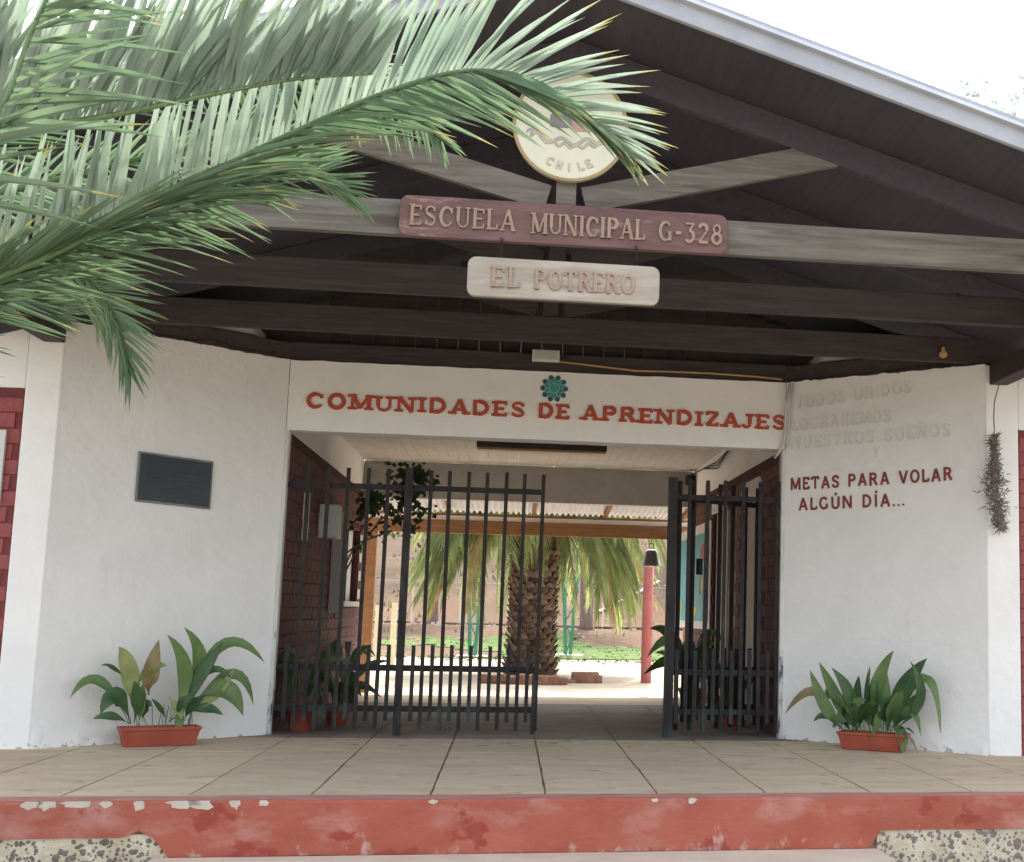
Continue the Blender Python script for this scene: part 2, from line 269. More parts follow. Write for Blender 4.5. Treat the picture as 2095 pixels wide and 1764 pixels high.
def glyph(ch, T, t, sw, sh, depth, xs, h):
    """letter built of overlapping raised strokes, each a hair prouder than the last; local frame x right, y up, z out"""
    w, st, se = GL[ch]; mb = MB(); k = 0
    def seg(pts, wd):
        nonlocal k
        k += 1; d = depth + k * .0004; L = []; R_ = []
        P = [Vector((x * xs * h, y * h)) for x, y in pts]
        for i, p in enumerate(P):
            dd = (P[min(len(P) - 1, i + 1)] - P[max(0, i - 1)]).normalized(); nn = Vector((-dd.y, dd.x)) * wd * h / 2
            L.append(p + nn); R_.append(p - nn)
        for i in range(len(P) - 1):
            q = [L[i], R_[i], R_[i + 1], L[i + 1]]
            a = [Vector((v.x, v.y, 0)) for v in q]; b = [Vector((v.x, v.y, d)) for v in q]
            fs = [(4, 5, 6, 7), (0, 1, 5, 4)[::-1] if 0 else (1, 2, 6, 5), (3, 0, 4, 7)]
            if i == 0: fs.append((0, 1, 5, 4))
            if i == len(P) - 2: fs.append((2, 3, 7, 6))
            mb.add(a + b, fs)
    for s in st:
        wd = T if s[-1] == 'T' else t
        if s[0] == 'l': seg([(s[1], s[2]), (s[3], s[4])], wd)
        else:
            n = max(5, int(abs(s[6] - s[5]) / 20)); seg([(s[1] + s[3] * math.cos(math.radians(s[5] + (s[6] - s[5]) * i / n)), s[2] + s[4] * math.sin(math.radians(s[5] + (s[6] - s[5]) * i / n))) for i in range(n + 1)], wd)
    if sw:
        for (x, y) in se:
            yy = sh / 2 if y < .5 and y != .46 else (y if y == .46 else 1 - sh / 2); seg([(x - sw, yy), (x + sw, yy)], sh)
    return mb, w * xs * h
def text(string, origin, u, v, width, h, depth, matl, parent, name='letter', T=.24, t=.16, sw=.2, sh=.13, gap=.06, space=.5, jit=0):
    u = Vector(u).normalized(); v = Vector(v); v = (v - u * v.dot(u)).normalized(); n = u.cross(v)
    tot = sum((GL[c][0] + gap) if c != ' ' else space for c in string) - gap
    xs = width / (tot * h); x = 0; o = Vector(origin)
    for c in string:
        if c == ' ': x += space * xs * h; continue
        mb, w = glyph(c, T, t, sw, sh, depth, xs, h)
        p = o + u * x + v * U(-jit, jit); a = U(-jit, jit) * 3
        uu = u * math.cos(a) + v * math.sin(a); vv = n.cross(uu)
        put(mb.mesh(name, matl), name, parent, Matrix(((uu.x, vv.x, n.x, p.x), (uu.y, vv.y, n.y, p.y), (uu.z, vv.z, n.z, p.z), (0, 0, 0, 1))))
        x += w + gap * xs * h
# ================================================================== SETTING
OLX, OLY, ORX, ORY, W, H1, H2 = -1.387, -1.166, 5.531, -1.236, 4.177, 2.45, 3.035
def ease(a, b, x): t = max(0, min(1, (x - a) / (b - a))); return t * t * (3 - 2 * t)
def terrain(x, y):
    z = -.10
    z += .55 * ease(19, 33, y) + .05 * math.sin(x * .5 + 1) * ease(20, 25, y)
    z += max(0, y - 33) * (.20 + .02 * math.sin(x * .11)) + ease(33, 44, y) * max(0, x - 2) * .05
    z += noise.noise(Vector((x * .25, y * .25, 0))) * .35 * ease(26, 45, y) + noise.noise(Vector((x * 1.1, y * 1.1, 3))) * .06 * ease(20, 26, y)
    return z
def sheet(name, xs, ys, fn, m, kind='structure'):
    mb = MB(); vs = [(x, y, fn(x, y)) for y in ys for x in xs]; nx = len(xs)
    mb.add(vs, [(j * nx + i, j * nx + i + 1, (j + 1) * nx + i + 1, (j + 1) * nx + i) for j in range(len(ys) - 1) for i in range(nx - 1)])
    return mb.build(name, m, smooth=True, kind=kind)
gm = mat('courtyard_ground', (.34, .29, .22), (.42, .36, .28), 1.3, 1, .3, 10, detail=9, spec=0)
def zone(m, color, y0, y1, sc, thr, soft, gain):
    overlay(m, color, sc, thr, soft, y0, y1, axis='Y', gain=gain)
zone(gm, (.13, .092, .068), 18, 21, 1.0, .85, .1, .8)     # dirt beyond the yard
overlay(gm, (.20, .15, .11), 2.5, .60, .1)
zone(gm, (.105, .082, .064), 29, 40, .9, .8, .25, .5)
sheet('ground', [-60 + i * 1.0 for i in range(121)], [5.25 + i * .75 for i in range(60)] + [51 + i * 3 for i in range(40)], terrain, gm)
sheet('front_ground', [-60, -20, -5, 0, 5, 10, 20, 60], [-80, -30, -10, -6, -3.3, 0, 5.3], lambda x, y: -.62, M['front_ground'])
sheet('hills', [-200 + i * 20 for i in range(21)], [160 + i * 20 for i in range(8)], lambda x, y: 22 + (y - 160) * .18 + 6 * noise.noise(Vector((x * .02, y * .02, 5))), mat('hill_scrub', (.12, .13, .07), (.25, .21, .13), .08, 1, detail=9, spec=0))
# platform block under the paving, with the red painted front
def edge(x): return -3.655 + .045 * x
px0, px1 = -3.2, 8.0
core = MB(); core.prism([(px0, edge(px0) + .012, -.62), (px1, edge(px1) + .012, -.62), (px1, 5.25, -.62), (px0, 5.25, -.62)], Vector((0, 0, .612)))
plat = core.build('platform', M['joint'], kind='structure')
fm = MB(); e = Vector((0, -.03, 0))
def front(x0, x1, z0, z1, off, mb):
    a = Vector((x0, edge(x0) - off, z0)); b = Vector((x1, edge(x1) - off, z0)); c = Vector((x1, edge(x1) - off, z1)); d = Vector((x0, edge(x0) - off, z1))
    mb.prism([a, b, c, d], Vector((0, off + .01, 0)))
# red fascia, one continuous skin, its outline following the photograph's stepped lower edge with a ragged left part
rf = MB(); top = []; bot = []; n = 150
for i in range(n + 1):
    x = px0 + (px1 - px0) * i / n
    zb = -.285 if .14 < x < 4.0 else -.185
    if x <= .14: zb += .012 * noise.noise(Vector((x * 5, 0, 1))) + (.035 if -.02 < x < .05 else 0)
    else: zb += .004 * noise.noise(Vector((x * 6, 0, 1)))
    top.append(Vector((x, edge(x) - .02, -.012))); bot.append(Vector((x, edge(x) - .02, zb)))
for i in range(n):
    off = Vector((0, .035, 0))
    rf.add([bot[i], bot[i + 1], top[i + 1], top[i], bot[i] + off, bot[i + 1] + off, top[i + 1] + Vector((0, .008, .014)), top[i] + Vector((0, .008, .014))], [(0, 1, 2, 3), (1, 0, 4, 5), (3, 2, 6, 7)] + ([(0, 3, 7, 4)] if i == 0 else []) + ([(1, 5, 6, 2)] if i == n - 1 else []))
rf.build('riser_face', M['riser'], plat)
ch = MB()
random.seed(5)
for (cx, w, h) in ((-.52, .10, .03), (-.45, .09, .04), (-.30, .16, .02), (-.16, .07, .025), (.0, .05, .055), (.22, .17, .028), (.30, .13, .045), (.48, .06, .035), (.62, .05, .02), (2.93, .05, .02), (2.72, .04, .012), (1.5, .05, .014)):
    k = 14; pts = []
    for i in range(k):
        a = 2 * math.pi * i / k; r = U(.7, 1.25); pts.append((cx + math.cos(a) * w / 2 * r, min(.001, -.008 + math.sin(a) * h * r * (.5 if math.sin(a) > 0 else 1))))
    vs = [Vector((x, edge(x) - .0215, z)) for x, z in pts]; ch.prism(vs, Vector((0, .006, 0)))
ch.build('plaster_chip', M['chip'], plat, kind='stuff')
# top nosing strip painted red
ns = MB()
for i in range(n):
    a, b = top[i] + Vector((0, .009, .0145)), top[i + 1] + Vector((0, .009, .0145)); wv = Vector((0, .165 + .012 * noise.noise(Vector((i * .3, 0, 0))), .001))
    wv2 = Vector((0, .165 + .012 * noise.noise(Vector(((i + 1) * .3, 0, 0))), .001))
    ns.add([a, b, b + wv2, a + wv], [(0, 1, 2, 3)])
nose = mat('worn_red_nosing', (.42, .17, .14), (.52, .27, .23), 3, .75, .2, 40, (1, 4, 1), detail=9)
overlay(nose, (.55, .46, .38), 5, .60, .08, None, None, (.8, 3, 1))
ns.build('edge_band', nose, plat)
# bare pebble concrete below the red skin, left and right of the step
for (x0, x1) in ((px0, .16), (4.02, px1)):
    a = MB(); front(x0, x1, -.61, -.17, -.004, a) if 0 else a.prism([Vector((x0, edge(x0) - .006, -.61)), Vector((x1, edge(x1) - .006, -.61)), Vector((x1, edge(x1) - .006, -.17)), Vector((x0, edge(x0) - .006, -.17))], Vector((0, .014, 0)))
    ao = a.build('pebble_face', M['aggregate'], plat)
    pb = MB(); xa, xb = max(x0, -1.2), min(x1, 5.6)
    for k in range(420):
        x = U(xa, xb); z = U(-.40, -.195); r = abs(random.gauss(0, .006)) + .005; sx = U(.7, 1.5); ang = U(0, 3.14); cc = Vector((x, edge(x) - .006, z)); vs = [cc + Vector((0, -r * .55, 0))]
        for i in range(7):
            t = 2 * math.pi * i / 7; px_, pz_ = math.cos(t) * r * sx, math.sin(t) * r
            vs.append(cc + Vector((px_ * math.cos(ang) - pz_ * math.sin(ang), .001, px_ * math.sin(ang) + pz_ * math.cos(ang))))
        pb.add(vs, [(0, i + 1, (i + 1) % 7 + 1) for i in range(7)])
    pb.build('pebble', M['pebble'], plat, smooth=True, kind='stuff')
st = MB(); st.prism([Vector((.08, edge(0) - .55, -.61)), Vector((4.02, edge(4) - .55, -.61)), Vector((4.02, edge(4) - .022, -.61)), Vector((.08, edge(0) - .022, -.61))], Vector((0, 0, .325)))
st.build('lower_step', M['step'], kind='structure', bevel=.012)
# paving slabs: real slabs with open joints
random.seed(11)
base_x = [2.115 + .64 * k for k in range(-9, 11)]
rows = [None, -1.22, -.22, 1.02, 2.45, 3.80]
pav = thing('paving', (2, -2, 0), 'beige concrete paving slabs of the entrance platform and passage, cracked dark joints', 'paving')
pav['kind'] = 'structure'
for k in range(len(base_x) - 1):
    x0, x1 = base_x[k], base_x[k + 1]; ja, jb = U(-.02, .02), U(-.02, .02)
    for r in range(len(rows) - 1):
        y0 = rows[r] if rows[r] is not None else None; y1 = rows[r + 1]; off = .33 if (k % 2 and r in (1,)) else 0
        if r >= 1 and (x1 < -.3 or x0 > W + .3) and y1 > 0: continue
        if r == 0 and (x1 < px0 or x0 > px1): continue
        g = .0028; xa, xb = x0 + g + U(0, .002), x1 - g - U(0, .002)
        yy = y1 + U(-.05, .05) * (r < 2)
        if y0 is None: p = [(xa, edge(xa) + .150), (xb, edge(xb) + .150), (xb, y1 - g * .5), (xa, y1 - g * .5)]
        else: p = [(xa, y0 + g * .5), (xb, y0 + g * .5), (xb, y1 - g * .5), (xa, y1 - g * .5)]
        # ragged long edges
        loop = []; q = 9
        for i in range(q): loop.append((p[0][0] + (p[1][0] - p[0][0]) * i / q, p[0][1] + (p[1][1] - p[0][1]) * i / q))
        for i in range(q): t = i / q; loop.append((p[1][0] - abs(random.gauss(0, .003)), p[1][1] + (p[2][1] - p[1][1]) * t))
        for i in range(q): loop.append((p[2][0] + (p[3][0] - p[2][0]) * i / q, p[2][1]))
        for i in range(q): t = i / q; loop.append((p[3][0] + abs(random.gauss(0, .004)), p[3][1] + (p[0][1] - p[3][1]) * t))
        z = U(-.0015, .0015); s = MB(); s.prism([Vector((a, b, -.045)) for a, b in loop], Vector((0, 0, .045 + z)))
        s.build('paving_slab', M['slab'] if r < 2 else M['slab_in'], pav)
sub = MB(); sub.box(0, W, 3.80, 5.25, -.044, -.004); sub.build('passage_end_floor', M['yard'], pav)
# ================================================================== BUILDING
bld = thing('school_building', (2, 1, 0), 'white plastered school entrance building with splayed wing walls and red brick passage', 'building')
def wall_poly(name, pts, z0, z1, m, parent=bld, **kw):
    b = MB(); b.prism([Vector((x, y, z0)) for x, y in pts], Vector((0, 0, z1 - z0))); return b.build(name, m, parent, bevel=kw.pop('bevel', .012), **kw)
# splayed walls as subdivided, slightly uneven plaster
def splay(A, B, label):
    A = Vector((*A, 0)); B = Vector((*B, 0)); d = (B - A); L = d.length; u = d.normalized(); n = Vector((u.y, -u.x, 0))
    if n.y > 0: n = -n
    nx, nz = 60, 100; mb = MB(); vs = []
    for j in range(nz + 1):
        for i in range(nx + 1):
            s = i / nx * L; z = -.02 + (H2 + .02) * j / nz
            edgef = min(i, nx - i) / nx; o = .006 * noise.noise(Vector((s * 1.2 + A.x * 3, z * 1.2, 2))) + .0025 * noise.noise(Vector((s * 9, z * 9, A.x)))
            if z < .25: o += .012 * (.25 - z) / .25 * (1 + noise.noise(Vector((s * 14, z * 14, 4))))
            if i in (0, nx): o = 0
            zz = z + (0.010 * noise.noise(Vector((s * 7, 0, A.x))) + .012 * noise.noise(Vector((s * 23, 0, A.x))) if j == nz else 0)
            vs.append(A + u * s + n * o + Vector((0, 0, zz)))
    fl = u.cross(Vector((0, 0, 1))).dot(n) > 0
    mb.add(vs, [((j * (nx + 1) + i, j * (nx + 1) + i + 1, (j + 1) * (nx + 1) + i + 1, (j + 1) * (nx + 1) + i) if fl else (j * (nx + 1) + i, (j + 1) * (nx + 1) + i, (j + 1) * (nx + 1) + i + 1, j * (nx + 1) + i + 1)) for j in range(nz) for i in range(nx)])
    T0 = A - n * .2; T1 = B - n * .2
    zt = Vector((0, 0, H2)); mb.add([A + zt, B + zt, T1 + zt, T0 + zt, T0, T1], [(0, 1, 2, 3), (3, 2, 5, 4)])
    o = mb.build('splayed_wall', M['plaster'], bld, smooth=True); o['label'] = label; return o, A, u, n
wl, *_ = splay((OLX, OLY), (-.005, 0), 'white splayed wall with the dark plaque')
wr, A2, u2, n2 = splay((W + .005, 0), (ORX, ORY), 'white splayed wall with hand painted writing')
# front faces beside the splayed walls
wall_poly('pilaster', [(-1.63, OLY - .002), (OLX, OLY), (OLX + .05, OLY + .2), (-1.63, OLY + .2)], -.02, 3.03, M['plaster'])
wall_poly('pilaster', [(ORX, ORY), (5.80, ORY - .002), (5.80, ORY + .2), (ORX - .05, ORY + .2)], -.02, 3.03, M['plaster'])
wall_poly('upper_wall', [(-4.2, OLY + .006), (-1.632, OLY + .006), (-1.632, OLY + .22), (-4.2, OLY + .22)], 2.53, 3.25, M['plaster'])
wall_poly('upper_wall', [(5.802, ORY + .006), (9.2, ORY + .006), (9.2, ORY + .22), (5.802, ORY + .22)], 2.52, 3.25, M['plaster'])
# lintel over the gateway
lt = MB(); nx = 80; vs = []
for j, (y, z) in enumerate(((.24, H1), (.0, H1), (-.001, 2.6), (-.001, 2.9), (0, H2), (.24, H2))):
    for i in range(nx + 1):
        x = W * i / nx; vs.append((x, y + (0 if j in (0, 5) else .003 * noise.noise(Vector((x * 2, z * 2, 0)))), z + (.006 * noise.noise(Vector((x * 6, 0, 9))) if j == 4 else (.004 * noise.noise(Vector((x * 4, 0, 3))) if j < 2 else 0))))
lt.add(vs, [(j * (nx + 1) + i, j * (nx + 1) + i + 1, (j + 1) * (nx + 1) + i + 1, (j + 1) * (nx + 1) + i) for j in range(5) for i in range(nx)])
lintel = lt.build('lintel_wall', M['plaster'], bld)
u = (4.177, 0, -.006)
random.seed(3)
text('COMUNIDADES', (.14, -.001, 2.642), (1, 0, -.004), (0, 0, 1), 1.80, .125, .014, M['letter_red'], lintel, T=.27, t=.19, sw=.19, sh=.17, gap=.10, jit=.003)
text('DE', (2.04, -.001, 2.635), (1, 0, -.004), (0, 0, 1), .27, .125, .014, M['letter_red'], lintel, T=.27, t=.19, sw=.19, sh=.17, gap=.10, jit=.003)
text('APRENDIZAJES', (2.405, -.001, 2.632), (1, 0, -.008), (0, 0, 1), 1.775, .125, .014, M['letter_red'], lintel, T=.27, t=.19, sw=.19, sh=.17, gap=.10, jit=.003)
# jambs: the dirty plaster returns at both sides of the opening
wall_poly('jamb', [(-.03, .0), (.028, -.004), (.028, .10), (-.03, .10)], -.02, H1, M['jamb'], bevel=.008)
wall_poly('jamb', [(W - .028, -.004), (W + .03, .0), (W + .03, .10), (W - .028, .10)], -.02, H1, M['jamb'], bevel=.008)
# ---- brick walls
def brick_mesh(l, h, d, seed):
    random.seed(seed); bm = bmesh.new(); bmesh.ops.create_cube(bm, size=1)
    for v in bm.verts: v.co = Vector((v.co.x * l, v.co.y * d, v.co.z * h)) + Vector((U(-.003, .003), U(-.003, .001), U(-.002, .002)))
    bmesh.ops.bevel(bm, geom=bm.edges[:], offset=min(.006, h * .05), segments=1, affect='EDGES')
    me = bpy.data.meshes.new('brick'); bm.to_mesh(me); bm.free(); return me
BL, BH, BD = .30, .108, .09
BM = [brick_mesh(BL, BH, BD, s) for s in range(5)]; BMH = [brick_mesh(BL / 2 - .004, BH, BD, 20 + s) for s in range(3)]
def brick_wall(parent, origin, u, n, length, z0, z1, m, holes=(), bed=True, near=0, limit=280):
    """bricks laid in running bond on the plane through origin; u along, n outwards"""
    u = Vector(u); n = Vector(n); o = Vector(origin); items = []; row = 0; z = z0
    while z + BH * .6 < z1:
        s = -(BL / 2) * (row % 2)
        while s < length - .04:
            a, b = max(0, s), min(length, s + BL)
            if b - a > .05 and not any(b - .05 > h[0] and a + .05 < h[1] and z + BH * .8 > h[2] and z + .02 < h[3] for h in holes): items.append((a, b, z))
            s += BL + .005
        z += BH + .004; row += 1
    items.sort(key=lambda t: abs(t[0] - near)); joined = MB(); random.seed(len(items))
    for m_ in BM + BMH:
        if not m_.materials: m_.materials.append(m)
    for i, (a, b, zz) in enumerate(items):
        full = (b - a) > BL * .75; me = random.choice(BM if full else BMH); me2 = me
        key = me.name + m.name
        if key not in CACHE:
            c = me.copy(); c.materials.clear(); c.materials.append(m); CACHE[key] = c
        me2 = CACHE[key]; sx = (b - a) / (BL if full else BL / 2 - .004)
        c = o + u * ((a + b) / 2) + n * (-BD / 2 + .02 + U(-.0015, .0015)) + Vector((0, 0, zz + BH / 2))
        mw = Matrix(((u.x * sx, -n.x, 0, c.x), (u.y * sx, -n.y, 0, c.y), (0, 0, 1, c.z), (0, 0, 0, 1)))
        if i < limit: put(me2, 'brick', parent, mw)
        else: joined.add([mw @ v.co for v in me2.vertices], [tuple(p.vertices) for p in me2.polygons])
    if joined.v: joined.build('brick_field', m, parent, kind='stuff')
CACHE = {}
# passage left: wall from y=.1 to 5.9 with an open barred window
def bed(name, x0, x1, boxes, label, m):
    b = MB()
    for (y0, y1, z0, z1) in boxes: b.box(x0, x1, y0, y1, z0, z1)
    o = b.build(name, m, bld); o['label'] = label; return o
wy0, wy1, wz0, wz1 = 4.15, 5.72, 1.08, 1.95
pl = bed('passage_wall', -.24, .008, [(.10, wy0, -.02, H1), (wy0, wy1, -.02, wz0), (wy0, wy1, wz1, H1), (wy1, 5.9, -.02, H1)], 'left passage wall of dark red painted bricks', M['brick_bed'])
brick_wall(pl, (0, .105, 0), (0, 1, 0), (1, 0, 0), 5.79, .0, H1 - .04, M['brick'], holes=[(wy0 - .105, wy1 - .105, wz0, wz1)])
sill = MB(); sill.box(-.26, .05, wy0 - .03, wy1 + .03, wz0 - .06, wz0 - .002); sill.build('window_sill', M['conduit'], pl, bevel=.006)
wf = MB(); wf.box(-.14, -.08, wy1 - .06, wy1, wz0, wz1); wf.build('window_frame', M['conduit'], pl)
wf = MB(); wf.box(-.25, .01, wy1 + .002, 5.93, .1, wz1 + .3); wf.build('corner_frame', M['conduit'], pl)
for yy in (4.4, 4.72, 5.04, 5.36): b = MB(); b.tube([(-.1, yy, wz0 - .01), (-.1, yy, wz1 + .01)], .012, 6); b.build('window_bar', M['iron'], pl)
# white plaster bands above the bricks
bb = MB(); bb.box(-.24, -.004, .245, 5.9, H1 + .003, 2.86); bb.build('upper_band', M['plaster'], bld)
bb = MB(); bb.box(W + .004, W + .24, .245, 5.9, H1 + .003, 2.86); bb.build('upper_band', M['plaster'], bld)
# passage right with two doorways and a painted panel
holes = [(.95, 1.95, -.1, 2.12), (2.35, 3.90, -.1, 2.16)]
pr = bed('passage_wall', W - .008, W + .24, [(.10, .95, -.02, H1), (.95, 1.95, 2.12, H1), (1.95, 2.35, -.02, H1), (2.35, 3.90, 2.16, H1), (3.90, 5.9, -.02, H1)], 'right passage wall of dark red bricks with two doorways', M['brick_bed'])
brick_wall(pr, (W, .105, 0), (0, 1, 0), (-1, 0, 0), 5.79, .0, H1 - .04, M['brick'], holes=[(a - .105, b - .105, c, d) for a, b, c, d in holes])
d = MB(); d.box(W + .16, W + .2, .95, 1.50, -.02, 2.12); d.build('doorway_dark_panel', M['black'], pr)  # black panel, the darkness of the room behind put into its colour
d = MB(); d.box(W + .02, W + .06, 1.50, 1.95, -.02, 2.12); d.build('door', M['beige_door'], pr)
d = MB(); d.box(W + .03, W + .07, 2.35, 3.10, -.02, 2.16); d.build('door', M['maroon_door'], pr)['label'] = 'maroon door leaf'
d = MB(); d.box(W + .02, W + .06, 3.10, 3.90, .0, 2.16); d.build('door', M['beige_door'], pr)
for (y0, y1, z) in ((.9, 2.0, 2.12), (2.95, 3.95, 2.16)):
    d = MB(); pts = [(y0, z), (y1, z), (y1, z + .12), (y1 - .12, z + .2), (y0 + .12, z + .2), (y0, z + .12)]
    d.prism([Vector((W - .035, a, b)) for a, b in pts], Vector((.05, 0, 0))); d.build('door_lintel', M['conduit'], pr, bevel=.01)
# ceiling boards
for k in range(35):
    x0 = k * W / 35; c = MB(); c.box(x0 + .0012, x0 + W / 35 - .0012, .245, 5.8, 2.85 + U(0, .0006), 2.872); c.build('ceiling_board', M['ceiling'], bld)
bk = MB(); bk.box(-.0, W, 5.80, 6.0, 2.385, 2.846); bk.build('rear_lintel', M['grey_lintel'], bld)
# wings (rest of the building)
for (x0, x1, y1, z) in ((-4.2, -.26, 3.9, 3.2), (W + .26, 9.2, 6.0, 3.2)):
    w_ = MB(); w_.box(x0, x1, y1 - .2, y1, -.1, z); w_.build('rear_wall', M['plaster'], bld)
    w_ = MB(); xx = x0 if x0 < 0 else x1 - .2; w_.box(xx, xx + .2, -.95, y1 - .2, -.1, z); w_.build('side_wall', M['plaster'], bld)
    w_ = MB(); w_.box(x0, x1, -.9, y1 - .2, 3.2, 3.28); w_.build('wing_ceiling', M['ceiling'], bld)
for (xa, xb, o0, zt, lab) in ((-3.2, -1.632, OLY, 2.525, 'red brick wall at the left edge'), (5.802, 7.6, ORY, 2.515, 'red brick wall at the right edge')):
    w_ = MB(); w_.box(xa, xb, o0 + .012, o0 + .22, -.02, zt); bo = w_.build('front_wall', M['brick_bed_lit'], bld); bo['label'] = lab
    near = 1.6 if xa < 0 else 0
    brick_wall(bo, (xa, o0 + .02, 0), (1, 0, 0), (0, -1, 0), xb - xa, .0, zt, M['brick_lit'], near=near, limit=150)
# white window panel at the far left wall
nb = MB(); nb.box(-2.5, -1.72, OLY - .03, OLY, 1.70, 2.22); tag(nb.build('notice_board', M['white_panel'], bevel=.004), 'white board on the red brick wall at the far left edge', 'notice board')
# ================================================================== PORCH ROOF
roof = thing('porch_roof', (2.1, -3.9, 3.05), 'dark timber gabled porch roof on open trusses above the school entrance', 'roof')
RX, SL = 2.09, .30
def rz(x): return 4.09 - SL * abs(x - RX)        # underside of rafters
def truss(y, m, label, front=False):
    c = MB(); c.box(-1.95, 6.15, y - .03, y + .03, 3.05, 3.25); c.build('truss_chord', m, roof, bevel=.006)['label'] = label + ' bottom chord'
    for s in (-1, 1):
        r = MB(); xe = RX + s * 4.1
        r.prism([Vector((RX, y - .027, rz(RX))), Vector((xe, y - .027, rz(xe))), Vector((xe, y - .027, rz(xe) + .17)), Vector((RX, y - .027, rz(RX) + .17))], Vector((0, .054, 0)))
        r.build('rafter', M['deck'], roof)
        t = MB(); a = Vector((RX + s * .10, y, 3.255)); b = Vector((RX + s * 1.52, y, 3.655)) ; ax = (b - a)
        t.bar(a + Vector((0, .0 , .06)), b + ax.normalized() * .12 + Vector((0, 0, .03)), .046, .15, up=(0, -1, 0) if 0 else (0, 0, 1)); t.build('strut', m, roof, bevel=.004)
    k = MB(); k.box(RX - .055, RX + .055, y - .036, y + .036, 3.252, rz(RX)); k.build('king_post', m, roof)
truss(-3.90, M['wood_w'], 'weathered front'); truss(-2.52, M['wood'], 'second'); truss(-1.16, M['wood'], 'third'); 
# roof deck boards, running from front to back
for s in (-1, 1):
    for k in range(27):
        a = k * .155; b = a + .1545; q = []
        for d_ in (a, b): x = RX + s * d_; q.append((x, rz(x) + .175))
        if k * .155 > 4.05: break
        z = U(0, .0008); bd = MB(); bd.prism([Vector((q[0][0], -4.68, q[0][1] + z)), Vector((q[1][0], -4.68, q[1][1] + z)), Vector((q[1][0], -4.68, q[1][1] + z + .02)), Vector((q[0][0], -4.68, q[0][1] + z + .02))], Vector((0, 11.2, 0)))
        bd.build('roof_board', M['deck'], roof)
    cv = MB(); xe = RX + s * 4.3
    cv.prism([Vector((RX, -4.76, rz(RX) + .215)), Vector((xe, -4.76, rz(xe) + .215)), Vector((xe, -4.76, rz(xe) + .235)), Vector((RX, -4.76, rz(RX) + .235))], Vector((0, 11.3, 0))); cv.build('roof_sheet', M['tin'], roof)
    bg_ = MB(); zb = .115
    bg_.prism([Vector((RX, -4.72, rz(RX) + zb)), Vector((xe, -4.72, rz(xe) + zb)), Vector((xe, -4.72, rz(xe) + zb + .165)), Vector((RX, -4.72, rz(RX) + zb + .165))], Vector((0, .035, 0))); bg_.build('barge_board', M['barge'], roof, bevel=.005)
# boarded gable above the gateway wall (closes the roof space)
for k in range(44):
    x0 = -1.9 + k * .18; z1 = rz(x0 + .09) + .13
    if z1 > 3.1: g = MB(); g.box(x0 + .002, x0 + .178, .26 + U(0, .004), .285, H2 - .1, z1); g.build('gable_board', M['wood'], roof)
for yy in (-.03,): c = MB(); c.box(-1.9, 6.1, .04, .12, H2 + .008, H2 + .16); c.build('wall_plate', M['wood'], roof)
for (A_, B_) in (((OLX - .02, OLY + .1, 0), (-.02, .1, 0)), ((W + .02, .1, 0), (ORX + .02, ORY + .1, 0))):
    c = MB(); c.bar(Vector(A_) + Vector((0, 0, 3.11)), Vector(B_) + Vector((0, 0, 3.11)), .12, .14); c.build('wall_plate', M['wood'], roof)
# side beams on which the truss heels rest
for (x, lab) in ((5.64, 'right side beam'), (-1.46, 'left side beam')):
    c = MB(); c.bar((x, -1.14, 2.955), (x + (.02 if x > 0 else -.0), -4.55, 2.965), .15, .165); c.build('side_beam', M['wood'], roof, bevel=.008)['label'] = lab
    for yy in (-3.9, -2.52, -1.3):
        pass
# boards closing the slope beyond the heel over the wings
for (x0, x1) in ((-4.6, -1.3), (5.55, 9.4)):
    for k in range(12):
        ya = -1.75 + k * .5; s = MB(); za = 3.22 + (ya + 1.75) * .22; zb_ = 3.22 + (ya + .5 + 1.75) * .22
        s.prism([Vector((x0, ya, za)), Vector((x0, ya + .49, zb_)), Vector((x0, ya + .49, zb_ + .03)), Vector((x0, ya, za + .03))], Vector((x1 - x0, 0, 0))); s.build('wing_roof_board', M['wood'], roof)
s = MB(); s.box(-4.6, -1.62, -1.78, -1.74, 3.12, 3.27); s.build('eave_board', M['wood'], roof)
# ================================================================== SIGNS
def rrect(x0, x1, z0, z1, r, slope=0):
    pts = []
    for (cx, cz, a0) in ((x1 - r, z0 + r, -90), (x1 - r, z1 - r, 0), (x0 + r, z1 - r, 90), (x0 + r, z0 + r, 180)):
        for i in range(5): a = math.radians(a0 + i * 22.5); x = cx + r * math.cos(a); pts.append((x, cz + r * math.sin(a) + slope * (x - x0)))
    return pts
def board(name, pts, y, d, m, parent): b = MB(); b.prism([Vector((x, y, z)) for x, z in pts], Vector((0, d, 0))); return b.build(name, m, parent, bevel=.006)
sg = thing('entrance_sign', (2.1, -3.96, 3.15), 'long faded maroon wooden sign reading ESCUELA MUNICIPAL G-328 on the front beam', 'sign')
sb = board('board', rrect(1.19, 3.0, 3.032, 3.262, .05), -3.985, .045, M['sign_red'], sg)
sy = -3.985
random.seed(9)
text('ESCUELA', (1.245, sy, 3.088), (1, 0, 0), (0, 0, 1), .575, .118, .014, M['sign_letter'], sb, T=.15, t=.085, sw=.14, sh=.07, gap=.07)
text('MUNICIPAL', (1.90, sy, 3.082), (1, 0, 0), (0, 0, 1), .635, .118, .014, M['sign_letter'], sb, T=.15, t=.085, sw=.14, sh=.07, gap=.05)
text('G-328', (2.605, sy, 3.084), (1, 0, 0), (0, 0, 1), .365, .118, .014, M['sign_letter'], sb, T=.15, t=.085, sw=.10, sh=.07, gap=.10)
hs_ = thing('hanging_sign', (2.1, -3.99, 2.82), 'small bleached wooden sign reading EL POTRERO hanging on two short chains', 'sign')
hb = board('board', rrect(1.57, 2.62, 2.712, 2.932, .045), -4.01, .04, M['sign_tan'], hs_)
